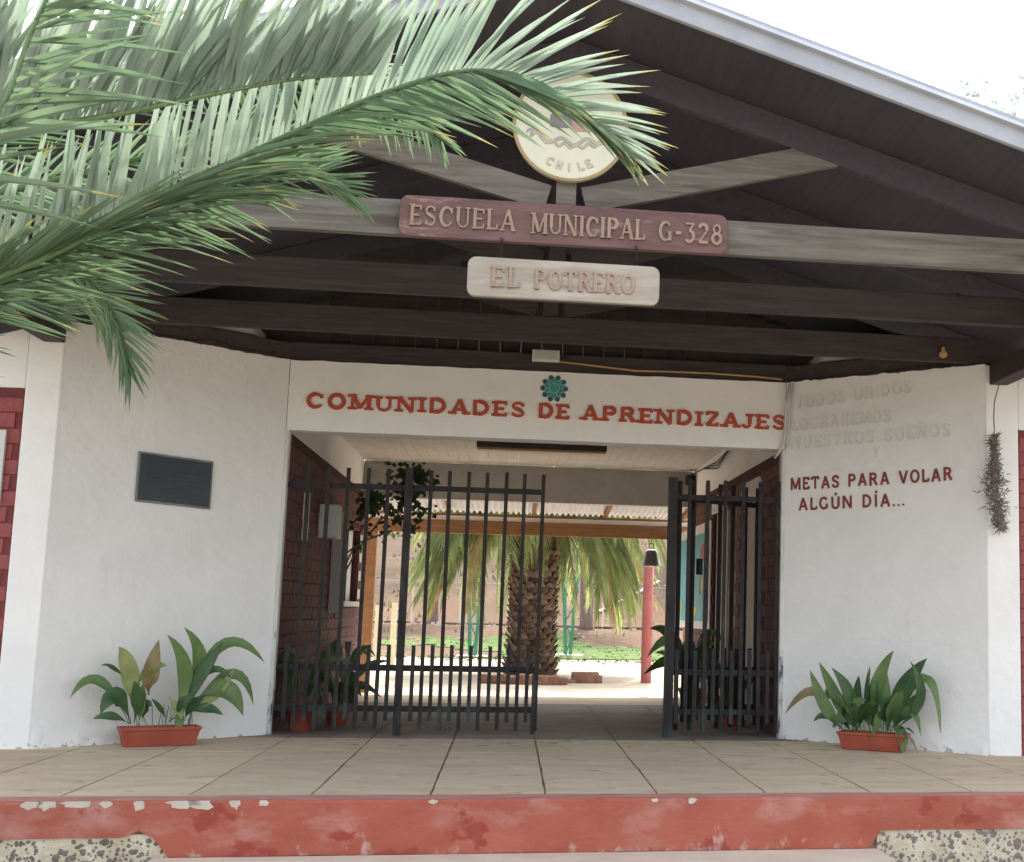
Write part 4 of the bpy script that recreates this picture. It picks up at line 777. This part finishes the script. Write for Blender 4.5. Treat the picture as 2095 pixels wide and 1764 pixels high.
# ================================================================== AWNING BEHIND THE PASSAGE
aw = thing('rear_awning', (2.1, 7, 2.2), 'pine awning with corrugated sheets behind the passage', 'awning')
c = MB(); c.box(-.5, 5.2, 6.88, 6.96, 2.02, 2.195); c.build('beam', M['pine'], aw, bevel=.004)
for x in (.03, 4.30): c = MB(); c.box(x - .065, x + .065, 6.86, 6.99, -.09, 2.015); c.build('post', M['pine'], aw, bevel=.004)
for x in (-.05, 1.02, 2.15, 3.12, 4.2): c = MB(); c.bar((x, 6.02, 2.415), (x, 6.89, 2.335), .055, .075); c.build('rafter', M['pine'], aw)
c = MB(); c.box(-.5, 5.2, 6.90, 6.94, 2.262, 2.288); c.build('purlin', M['pine'], aw)
c = MB(); c.box(-.5, 5.2, 6.895, 6.955, 2.198, 2.258); c.build('gutter', M['fascia_w'], aw)
c = MB(); vs = []; nn = 900
for yv, zv in ((6.01, 2.47), (7.3, 2.345)):
    for i in range(nn + 1): vs.append((-.5 + 5.7 * i / nn, yv, zv + .018 * math.sin(i / nn * 5.7 / .076 * 2 * math.pi)))
c.add(vs, [(i, i + 1, nn + 2 + i, nn + 1 + i) for i in range(nn)]); c.build('corrugated_sheet', M['sheet'], aw, smooth=True)
be = thing('bell', (3.76, 7.0, 1.65), 'dark bronze bell hanging by a ring from the pine awning beam', 'bell')
c = MB(); c.lathe([(.145, .0), (.135, .012), (.115, .06), (.10, .12), (.092, .17), (.075, .205), (.04, .222), (.0, .226)], (3.765, 6.92, 1.655), 24); c.build('bell_body', M['bell'], be, smooth=True)
c = MB(); c.tube([(3.765 + .035 * math.cos(a), 6.92, 1.92 + .04 * math.sin(a)) for a in [k * math.pi / 6 for k in range(13)]], .006, 6, cap=False); c.build('ring', M['iron'], be)
c = MB(); c.tube([(3.765, 6.92, 1.955), (3.77, 6.92, 2.03)], .004, 5); c.build('wire', M['iron'], be)
c = MB(); c.tube([(3.765, 6.92, 1.84), (3.765, 6.92, 1.66)], .008, 6); c.build('clapper', M['iron'], be)
c = MB(); c.lathe([(.085, 0), (.088, .9), (.083, 1.86), (0, 1.862)], (4.09, 10.3, -.11), 20); tag(c.build('red_post', M['salmon'], smooth=True), 'salmon red round post standing in the yard below the bell', 'post')
# ================================================================== COURTYARD
random.seed(71)
kerb = thing('planter_kerb', (2.2, 9.9, -.1), 'low broken kerb of brown adobe blocks around the courtyard palm', 'kerb')
for k in range(13):
    a = -math.pi + k * math.pi / 12; 
    x = 1.55 + k * .145 + U(-.02, .02); y = 9.55 + .15 * math.cos((k - 6) * .3) * -1 + (k > 8) * .5; hgt = U(.10, .16) if k not in (9,) else .05
    c = brick_mesh(.17, hgt, .3, 200 + k); c.materials.append(M['stone']); put(c, 'adobe_block', kerb, Matrix.Translation((x, y, -.1 + hgt / 2)) @ Matrix.Rotation(U(-.1, .1), 4, 'Z') @ Matrix.Rotation(U(-.06, .06), 4, 'Y'))
c = brick_mesh(.42, .17, .32, 300); c.materials.append(M['stone']); put(c, 'adobe_block', kerb, Matrix.Translation((3.10, 10.1, -.02)))
def frond_mesh(L, seed, dry=False, lf=.42, rise=1.0, drop=1.0, nl=46):
    random.seed(seed); mb = MB(); P = []; n_ = 14
    for i in range(n_ + 1):
        t = i / n_; P.append(Vector((L * (t - .28 * t * t * drop) * .85, 0, L * (rise * .55 * t - (.95 * drop) * t ** 2.1))))
    mb.tube(P, [.022 * (1 - .85 * i / n_) for i in range(n_ + 1)], 4, mi=1)
    for k in range(nl):
        t = .16 + .84 * k / (nl - 1); f = t * n_; i = min(n_ - 1, int(f)); p = P[i].lerp(P[i + 1], f - i); d = (P[i + 1] - P[i]).normalized()
        ln = lf * (.55 + .6 * math.sin(math.pi * min(1, t * .95 + .1))) * U(.85, 1.1)
        for s in (-1, 1):
            a = (Vector((0, s, 0)) * U(.55, .8) + d * (.75 + .6 * t) + Vector((0, 0, U(-.35, .15)))).normalized(); w_ = Vector((0, 0, 1)).cross(a).normalized() * .011
            q = p + a * ln * .5 + Vector((0, 0, -.03)); e_ = p + a * ln + Vector((0, 0, -.12 - U(0, .12)))
            mb.add([p - w_, p + w_, q + w_, q - w_, e_], [(0, 1, 2, 3), (3, 2, 4)])
    return mb.mesh('frond', [M['palm_dry'] if dry else M['palm_far'], M['palm_rachis'] if not dry else M['palm_dry']])
pt = thing('courtyard_palm', (2.28, 12.5, -.1), 'stout date palm with scaly trunk and drooping fronds in the courtyard', 'palm tree')
PX, PY = 2.28, 12.5
c = MB(); c.lathe([(.46, -.1), (.40, .1), (.37, .5), (.37, 1.2), (.38, 1.7), (.38, 2.2), (.3, 2.7), (.0, 2.95)], (PX, PY, 0), 24); c.build('trunk', M['trunk'], pt, smooth=True)
bm_ = []
for s in range(4):
    random.seed(400 + s); b = MB(); wv = U(.085, .11); hv = U(.075, .10)
    b.add([(-wv, 0, -.03), (wv, 0, -.03), (wv * .9, -.03, .03), (-wv * .9, -.03, .03), (wv * .5, -.05, hv), (-wv * .45, -.055, hv + .012), (0, .02, .05)], [(0, 1, 2, 3), (3, 2, 4, 5), (1, 6, 2), (2, 6, 4), (0, 3, 6), (3, 5, 6), (5, 4, 6)]); bm_.append(b.mesh('leaf_base', M['boot']))
random.seed(72); cnt = 0
for row in range(22):
    z = -.06 + row * .098; n_ = 15
    for k in range(n_):
        a = 2 * math.pi * (k + .5 * (row % 2)) / n_ + U(-.06, .06); y_ = -math.cos(a)
        if y_ > .25: continue                       # the side turned away is built joined below
        r = .40 - .015 * min(1, z) + U(-.01, .015) + (.04 if z < .15 else 0)
        mw = Matrix.Translation((PX + math.sin(a) * r, PY - math.cos(a) * r, z)) @ Matrix.Rotation(a, 4, 'Z') @ Matrix.Rotation(U(-.15, .25), 4, 'X') @ Matrix.Scale(U(.85, 1.2), 4)
        put(random.choice(bm_), 'leaf_base', pt, mw)
random.seed(73)
FV = [frond_mesh(3.1, 81, False, .42, 1.15, 1.0), frond_mesh(2.8, 82, False, .40, .9, 1.05), frond_mesh(2.4, 83, False, .38, .6, 1.05), frond_mesh(2.7, 84, True, .36, .55, 1.15), frond_mesh(3.2, 85, False, .42, 1.5, .9)]
for k in range(215):
    tier = k % 8; a = k * 2.39996 + U(-.2, .2); me = FV[(0, 1, 2, 1, 3, 4, 0, 2)[tier]]; z0 = (2.5, 2.35, 2.2, 2.35, 2.15, 2.7, 2.5, 2.25)[tier]
    if tier in (2, 4, 7, 1, 3) and math.sin(a) < -.72: continue
    if tier == 4 and k % 3: continue
    mw = Matrix.Translation((PX + .2 * math.cos(a), PY + .2 * math.sin(a), z0 + .36 + U(-.08, .1) + (.25 if tier == 4 else 0))) @ Matrix.Rotation(a, 4, 'Z') @ Matrix.Rotation(U(-.22, .10) , 4, 'Y') @ Matrix.Rotation(U(-.5, .5), 4, 'X') @ Matrix.Scale(U(.85, 1.08), 4)
    put(me, 'frond', pt, mw)
for (a, s_, z0, v) in ((-100, .62, 2.75, 1), (-78, .58, 2.7, 2), (-118, .7, 2.7, 0), (-62, .66, 2.75, 1), (-90, .52, 2.85, 2), (-135, .75, 2.7, 0), (-48, .75, 2.7, 0)):
    put(FV[v], 'frond', pt, Matrix.Translation((PX + .25 * math.cos(math.radians(a)), PY + .3 * math.sin(math.radians(a)), z0)) @ Matrix.Rotation(math.radians(a), 4, 'Z') @ Matrix.Rotation(.25, 4, 'Y') @ Matrix.Scale(s_, 4))
# green lattice posts
for (x, y, lab) in ((1.08, 20, 'green steel lattice post left of the courtyard palm trunk'), (3.31, 21, 'green steel lattice post right of the courtyard palm trunk')):
    t = thing('lattice_post', (x, y, -.1), lab, 'post', 'green lattice posts'); z0 = terrain(x, y)
    def hw(z): return .055 + .055 * (z - z0)
    for s in (-1, 1): c = MB(); c.bar((x + s * hw(z0), y, z0), (x + s * hw(z0 + 3.4), y, z0 + 3.4), .085, .06, up=(0, 1, 0)); c.build('flange', M['green_steel'], t)
    zz = z0 + .05; k = 0
    while zz < z0 + 3.2:
        s = 1 if k % 2 else -1; c = MB(); c.bar((x + s * hw(zz), y, zz), (x - s * hw(zz + .38), y, zz + .38), .035, .03, up=(0, 1, 0)); c.build('brace', M['green_steel'], t); zz += .38; k += 1
    c = MB(); c.box(x - .35, x + .35, y - .3, y + .3, z0 - .1, z0 + .04); c.build('footing', M['step'], t)
# trees, fence and bits on the slope
def tree(x, y, r, h, lab, seed, crown=True, cz='bush', limbs=6, sp=.22, lsz=.22):
    random.seed(seed); z = terrain(x, y); t = thing('tree', (x, y, z), lab, 'tree'); c = MB()
    pts = [(x, y, z - .1), (x + .03, y, z + .15), (x, y, z + h * .3), (x + U(-.2, .2), y, z + h * .65), (x + U(-.3, .3), y, z + h)]
    c.tube(pts, [r * 1.5, r * 1.1, r, r * .75, r * .4], 10)
    for k in range(limbs): a = U(0, 6.28); s = Vector(pts[2]) + Vector((0, 0, U(.3, 1) * h * .5)); c.tube([s, s + Vector((math.cos(a) * h * .25, math.sin(a) * h * .25, h * .2)), s + Vector((math.cos(a) * h * .42, math.sin(a) * h * .42, h * .5))], [r * .4, r * .25, r * .08], 6)
    c.build('trunk', M['bark'], t, smooth=True)
    if crown:
        f = MB()
        for k in range(26 if sp > .2 else 44): q = Vector((x, y, z + h * (1 if sp > .2 else .9))) + Vector((random.gauss(0, h * sp), random.gauss(0, h * sp), random.gauss(0, h * sp * .8))); clump(q, (.5, .5, .4), 60, lsz, f)
        f.build('crown', M[cz], t, kind='stuff')
tree(4.27, 31, .20, 5.2, 'thick grey trunk of a tree on the slope right of the courtyard palm', 91)
tree(-.6, 33, .17, 4.6, 'slender tree on the slope left of the courtyard palm', 92)
tree(-7.5, 30, .2, 5, 'tree on the slope seen through the left barred window', 93); tree(9, 46, .25, 6, 'tree higher on the slope at the right', 94); tree(-5, 46, .25, 6, 'tree higher on the slope at the left', 95)
for (x, y, s, lab, sd_) in ((-1.75, 11.8, .8, 'green shrub outside the left passage window', 96), (-2.9, 18.5, 1.3, 'large green shrub further left behind the window', 97), (5.6, 40, .45, 'pale grey-green bush on the slope above the red post', 98), (7.3, 14.5, 1.0, 'dark shrub right of the red post', 99)):
    random.seed(sd_); z = terrain(x, y); t = thing('bush', (x, y, z), lab, 'bush'); f = MB()
    for k in range(22): q = Vector((x, y, z + s * 1.1)) + Vector((random.gauss(0, s * .45), random.gauss(0, s * .45), random.gauss(0, s * .5))); clump(q, (s * .2, s * .2, s * .2), 55, .13, f)
    f.build('foliage', M['leaf1'] if sd_ != 98 else M['relief'], t, kind='stuff'); c = MB()
    for k in range(5): a = U(0, 6.28); c.tube([(x, y, z - .05), (x + math.cos(a) * s * .3, y + math.sin(a) * s * .3, z + s * .9)], .02, 5)
    c.build('stem', M['bark'], t)
random.seed(101)
fn = thing('wire_fence', (2, 34, .5), 'thin wire fence on pale posts along the foot of the slope', 'fence')
xs_ = [-9 + 1.55 * k for k in range(13)]
for x in xs_: z = terrain(x, 33); c = MB(); c.tube([(x, 33, z - .1), (x + U(-.05, .05), 33, z + 1.5)], .03, 6); c.build('fence_post', M['cream'], fn)
for zz in (.05, 1.4): c = MB(); c.tube([(x, 33, terrain(x, 33) + zz) for x in xs_], .007 if zz > .1 else .04, 4); c.build('wire', M['iron'] if zz < .1 else M['relief'], fn)
c = MB(); c.tube([(4.95, 35.2, terrain(4.95, 35.2) + .08), (6.3, 37.7, terrain(6.3, 37.7) + .10), (7.6, 40.2, terrain(7.6, 40.2) + .10)], .045, 6); tag(c.build('pale_pole', M['fascia_w']), 'long pale pole lying slantwise on the slope behind the red post', 'pole')
cf = thing('chicken_fence', (-.4, 14.9, -.1), 'cream wooden fence posts with wire mesh beside the left awning post', 'fence')
for (x, y, h) in ((-.60, 14.9, 1.15), (-.30, 14.9, 1.2), (-1.25, 14.7, 1.2), (-1.9, 14.6, 1.2), (-2.6, 14.5, 1.2)): c = MB(); c.box(x - .05, x + .05, y - .04, y + .04, -.12, -.1 + h); c.build('fence_post', M['cream'], cf)
c = MB()
for k in range(46):
    x0 = -2.9 + k * .1
    for s in (1, -1):
        a = (x0, 14.88, -.1 if s > 0 else 1.0); b_ = (x0 + 1.1 * .5, 14.88, 1.0 if s > 0 else -.1)
        if b_[0] < -.25: c.tube([a, b_], .005, 3, cap=False)
c.build('wire_mesh', M['cream'], cf, kind='stuff')
random.seed(111); c = MB()
for k in range(2500):
    y = U(17.8, 27); x = U(-6, 9.5)
    pat = noise.noise(Vector((x * .3, y * .35, 7))) + (.28 if x > 1.8 else -.05) - (.3 if y > 26 else 0)
    if pat < .0: continue
    z = terrain(x, y); h = U(.015, .05); a = U(0, 3.14); d_ = Vector((math.cos(a), math.sin(a), 0)) * U(.012, .03); p = Vector((x, y, z + .005)); c.add([p - d_, p + d_, p + d_ * .6 + Vector((U(-.03, .03), U(-.03, .03), h)), p - d_ * .6 + Vector((U(-.03, .03), 0, h))], [(0, 1, 2, 3)])
lw = MB(); st_ = .12
for i in range(int(16 / st_)):
    for j in range(int(9 / st_)):
        x, y = -6.5 + i * st_, 19.6 + j * st_
        if noise.noise(Vector((x * .3, y * .35, 7))) + (.3 if x > 1.8 else -.02) - (.3 if y > 26.0 else 0) + .25 * noise.noise(Vector((x * 2, y * 2, 1))) > .02:
            lw.add([(xx, yy, terrain(xx, yy) + .022) for xx, yy in ((x, y), (x + st_, y), (x + st_, y + st_), (x, y + st_))], [(0, 1, 2, 3)])
lw.build('lawn', mat('short_grass', (.062, .115, .038), (.14, .16, .082), 2, 1, detail=9, spec=0), kind='structure')
c.build('grass', mat('yard_grass', (.07, .12, .04), (.11, .155, .065), 3, .9, trans=.05, spec=0), kind='stuff', label='bright green grass patches at the foot of the slope')
c = MB()
for k in range(260):
    y = U(17, 45); x = U(-7, 12); z = terrain(x, y); r = U(.02, .07) * (1 + (y > 30)); c.add([(x - r, y, z - .01), (x + r, y, z - .01), (x + r * .6, y - r * .3, z + r), (x - r * .7, y - r * .2, z + r * .9), (x, y + r, z - .01)], [(0, 1, 2, 3), (1, 4, 2), (3, 2, 4), (0, 3, 4)])
c.build('loose_stones', M['fascia_w'], kind='stuff', label='pale stones scattered over the slope and yard edge')
# ================================================================== FOREGROUND PALM
CR = Vector((-1.5, -7.4, 1.45))
fp = thing('foreground_palm', (-1.5, -7.4, -.62), 'large feather palm at the left whose fronds arch across the top of the entrance', 'palm tree')
c = MB(); c.lathe([(.42, -.64), (.36, -.3), (.34, .4), (.34, 1.0), (.28, 1.3), (.12, 1.6), (0, 1.65)], (-1.5, -7.4, 0), 20); c.build('trunk', M['trunk'], fp, smooth=True)
LEAFN = [0]
def spline(pts, n_):
    P = [Vector(p) for p in pts]; P = [P[0] * 2 - P[1]] + P + [P[-1] * 2 - P[-2]]; out = []; m_ = len(P) - 3
    for i in range(n_ + 1):
        f = i / n_ * m_; k = min(m_ - 1, int(f)); t = f - k; a, b, c_, d_ = P[k:k + 4]
        out.append(.5 * ((2 * b) + (c_ - a) * t + (2 * a - 5 * b + 4 * c_ - d_) * t * t + (3 * b - a - 3 * c_ + d_) * t ** 3))
    return out
def ffrond(pts, nl, t0, A, B, lnA, lnB, seed, w=.024, droop=.04, tap=.45, spread=.15, tipp=.22, under=False, rr=.007, order=0, label=None):  # under: which leaflet ranks take the glare-paled material
    """A, B: lists of (t, direction) for the two ranks of leaflets"""
    random.seed(seed); n_ = 60; q1 = Vector(pts[0]); q0 = q1 - (Vector(pts[1]) - q1).normalized() * .35; P = spline([CR, CR.lerp(q0, .55) + Vector((0, 0, .06)), q0] + list(pts), n_)
    c = MB(); c.tube(P, [rr * 2.2 * (1 - .9 * i / n_) + .002 for i in range(n_ + 1)], 6); fr = c.build('frond', M['palm_rachis'], fp, smooth=True)
    if label: fr['label'] = label
    def at(lst, t):
        for i in range(len(lst) - 1):
            if t <= lst[i + 1][0]: q = (t - lst[i][0]) / max(1e-6, lst[i + 1][0] - lst[i][0]); return Vector(lst[i][1]).lerp(Vector(lst[i + 1][1]), max(0, q))
        return Vector(lst[-1][1])
    rest = MB()
    for k in range(nl):
        for rank, (lst, ln) in enumerate(((A, lnA), (B, lnB))):
            t = t0 + (1 - t0) * (k + .5 * rank + U(-.2, .2)) / nl; t = min(.998, max(t0, t)); f = t * n_; i = min(n_ - 1, int(f)); p = P[i].lerp(P[i + 1], f - i)
            d = at(lst, t).normalized(); d = (d + Vector((U(-spread, spread), U(-.3, .3), U(-spread, spread)))).normalized(); l = ln * (1 - tap * max(0, t - .75) / .25) * U(.8, 1.1)
            g = Vector((0, 0, -1)); sd_ = d.cross(Vector((U(-.5, .5), -1, U(.1, .7)))).normalized(); up = sd_.cross(d); seg = 6; vs = []; mi = []
            ww = w * U(.8, 1.15)
            for j in range(seg + 1):
                s = j / seg; q = p + d * l * s + g * droop * l * s * s * 2; prof = (.55 + .45 * min(1, s * 5)) * (1 - s ** 2.2) + .015
                hw_ = ww * .5 * prof; vs += [q - sd_ * hw_ + up * hw_ * .55, q, q + sd_ * hw_ + up * hw_ * .55]
            fs = [(j * 3 + m_, j * 3 + m_ + 1, j * 3 + m_ + 4, j * 3 + m_ + 3) for j in range(seg) for m_ in (0, 1)]
            lm = MB(); lm.add(vs[:], fs); tipn = random.random() < (tipp if t < .8 or tipp < .3 else .85)
            for j in range(len(fs)):
                if j >= len(fs) - 2 and tipn: lm.m[j] = 1
            if LEAFN[0] < 295: LEAFN[0] += 1; lm.build('leaflet', [M['palm_under_glare'] if (under == 2 or (under and rank == 0)) else M['palm_leaf'], M['palm_tip']], fr)
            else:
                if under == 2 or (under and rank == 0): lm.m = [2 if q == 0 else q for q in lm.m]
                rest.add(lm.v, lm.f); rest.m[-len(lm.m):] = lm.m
    if rest.v: rest.build('leaflet_mass', [M['palm_leaf'], M['palm_tip'], M['palm_under_glare']], fr, kind='stuff')
FR = {'F1': [(0.17, -7.1, 1.87), (0.43, -7.07, 2.01), (0.6, -7.04, 2.13), (0.86, -7.01, 2.31), (1.14, -6.98, 2.5), (1.4, -6.95, 2.66), (1.65, -6.92, 2.77), (1.86, -6.89, 2.77), (2.06, -6.86, 2.66), (2.21, -6.83, 2.55), (2.28, -6.8, 2.49)], 'F2': [(-0.16, -6.2, 2.42), (0.15, -6.17, 2.54), (0.54, -6.13, 2.69), (0.77, -6.1, 2.75), (0.92, -6.07, 2.72), (1.05, -6.03, 2.69), (1.18, -6.0, 2.62)], 'F3': [(0.77, -6.4, 2.91), (1.02, -6.38, 2.94), (1.27, -6.35, 2.89), (1.43, -6.32, 2.84), (1.55, -6.3, 2.75)], 'F4': [(-0.3, -6.0, 2.21), (-0.07, -5.96, 2.25), (0.12, -5.92, 2.29), (0.24, -5.88, 2.24), (0.33, -5.84, 2.1), (0.38, -5.8, 1.91)], 'F5': [(-0.16, -6.5, 2.03), (0.04, -6.47, 2.05), (0.18, -6.43, 2.03), (0.25, -6.4, 1.99)], 'F0': [(0.54, -8.2, 1.7), (0.68, -8.17, 2.0), (0.77, -8.13, 2.28), (0.81, -8.1, 2.47)], 'F6': [(-0.22, -6.6, 2.29), (0.05, -6.56, 2.52), (0.33, -6.52, 2.68), (0.63, -6.48, 2.79), (1.03, -6.44, 2.91), (1.3, -6.4, 2.93)], 'F8': [(0.09, -6.9, 1.88), (0.28, -6.88, 2.02), (0.48, -6.86, 2.13), (0.68, -6.84, 2.26), (0.85, -6.82, 2.36), (0.99, -6.8, 2.46)], 'F7': [(0.29, -7.6, 2.17), (0.5, -7.56, 2.24), (0.73, -7.52, 2.31), (0.96, -7.48, 2.4), (1.21, -7.44, 2.49), (1.42, -7.4, 2.54)]}

F = FR
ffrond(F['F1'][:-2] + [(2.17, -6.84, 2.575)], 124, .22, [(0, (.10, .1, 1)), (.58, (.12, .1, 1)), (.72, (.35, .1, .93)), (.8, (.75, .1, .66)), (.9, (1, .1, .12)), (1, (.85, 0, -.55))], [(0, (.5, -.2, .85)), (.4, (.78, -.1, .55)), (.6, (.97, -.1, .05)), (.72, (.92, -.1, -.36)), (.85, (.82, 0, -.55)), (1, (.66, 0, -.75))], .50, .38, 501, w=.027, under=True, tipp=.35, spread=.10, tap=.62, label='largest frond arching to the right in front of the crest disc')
ffrond([(-.4, -8.0, 1.72), (.25, -8.15, 1.74)] + F['F0'][1:], 24, .52, [(0, (.95, 0, .15)), (1, (.97, 0, .05))], [(0, (.8, 0, .55)), (1, (.9, 0, .4))],   .40, .32, 502, w=.024, spread=.2, label='near dark frond in the top left corner')
ffrond(F['F2'], 80, .28, [(0, (.55, 0, .8)), (.7, (.6, 0, .75)), (.9, (.85, 0, .4)), (1, (.9, 0, -.3))], [(0, (.9, 0, -.1)), (.7, (.9, 0, -.28)), (.9, (.8, 0, -.5)), (1, (.75, 0, -.6))], .27, .30, 503, w=.018)
ffrond(F['F8'], 72, .22, [(0, (.75, 0, .62)), (.6, (.85, 0, .45)), (1, (.95, 0, -.05))], [(0, (.95, 0, .12)), (.6, (.97, 0, -.05)), (1, (.9, 0, -.2))], .52, .36, 509, w=.020, spread=.22)
ffrond(F['F4'], 90, .25, [(0, (.8, 0, .5)), (.6, (.9, 0, .25)), (.8, (.95, 0, -.1)), (1, (.5, 0, -.85))], [(0, (.9, 0, -.2)), (.6, (.7, 0, -.6)), (.8, (.2, 0, -1)), (1, (.05, 0, -1))], .26, .28, 504, w=.014)
ffrond(F['F3'], 46, .35, [(0, (.5, 0, .85)), (.7, (.7, 0, .3)), (.85, (.9, 0, -.3)), (1, (.8, 0, -.6))], [(0, (.6, 0, -.6)), (.8, (.3, 0, -.95)), (1, (.45, 0, -.9))], .22, .20, 505, w=.016)
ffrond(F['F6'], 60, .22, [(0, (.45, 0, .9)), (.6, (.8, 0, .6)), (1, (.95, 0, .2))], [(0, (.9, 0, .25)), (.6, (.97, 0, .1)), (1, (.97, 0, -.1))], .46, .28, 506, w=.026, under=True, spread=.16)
ffrond(F['F5'], 60, .25, [(0, (.85, 0, .45)), (1, (.97, 0, .1))], [(0, (.95, 0, .0)), (1, (.9, 0, -.25))], .30, .26, 507, w=.015)
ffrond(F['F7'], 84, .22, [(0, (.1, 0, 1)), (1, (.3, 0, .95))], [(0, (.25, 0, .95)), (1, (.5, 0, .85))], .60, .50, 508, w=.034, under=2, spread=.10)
random.seed(600)
for k in range(9):     # the rest of the crown, outside the photograph
    a = math.radians(95 + k * 27); L = 2.6; pp = [CR + Vector((math.cos(a) * L * s, math.sin(a) * L * s, 1.5 * s - 1.4 * s * s + (.4 if k % 2 else 0) * s)) for s in (.3, .6, .85, 1)]
    o = Vector((math.cos(a), math.sin(a), 0)); sdv = Vector((-o.y, o.x, 0))
    ffrond(pp, 30, .3, [(0, (o + sdv).normalized()), (1, (o * 1.5 + sdv - Vector((0, 0, .3))).normalized())], [(0, (o - sdv).normalized()), (1, (o * 1.5 - sdv - Vector((0, 0, .3))).normalized())], .45, .45, 610 + k)
# tall tree behind at the top right
random.seed(701)
tree(24.3, 44, .25, 21, 'hazy tall tree beyond the roof at the top right corner', 702, cz='eucalypt_glare', limbs=0, sp=.11, lsz=.42)

random.seed(801); c = MB()
for k in range(5200):
    y = U(27, 62); x = U(-14, 18)
    if noise.noise(Vector((x * .35, y * .35, 2))) < -.05: continue
    z = terrain(x, y); s = U(.04, .16) * (y / 35); a = U(0, 3.14); d_ = Vector((math.cos(a), math.sin(a) * .3, 0)) * s * .35; p = Vector((x, y, z - .02)); q = Vector((U(-.5, .5) * s, U(-.3, .3) * s, s))
    c.add([p - d_, p + d_, p + q + d_ * .4, p + q - d_ * .3], [(0, 1, 2, 3)])
c.build('dry_scrub', M['scrub'], kind='stuff', label='dry grey-green scrub tufts over the slope behind the fence')
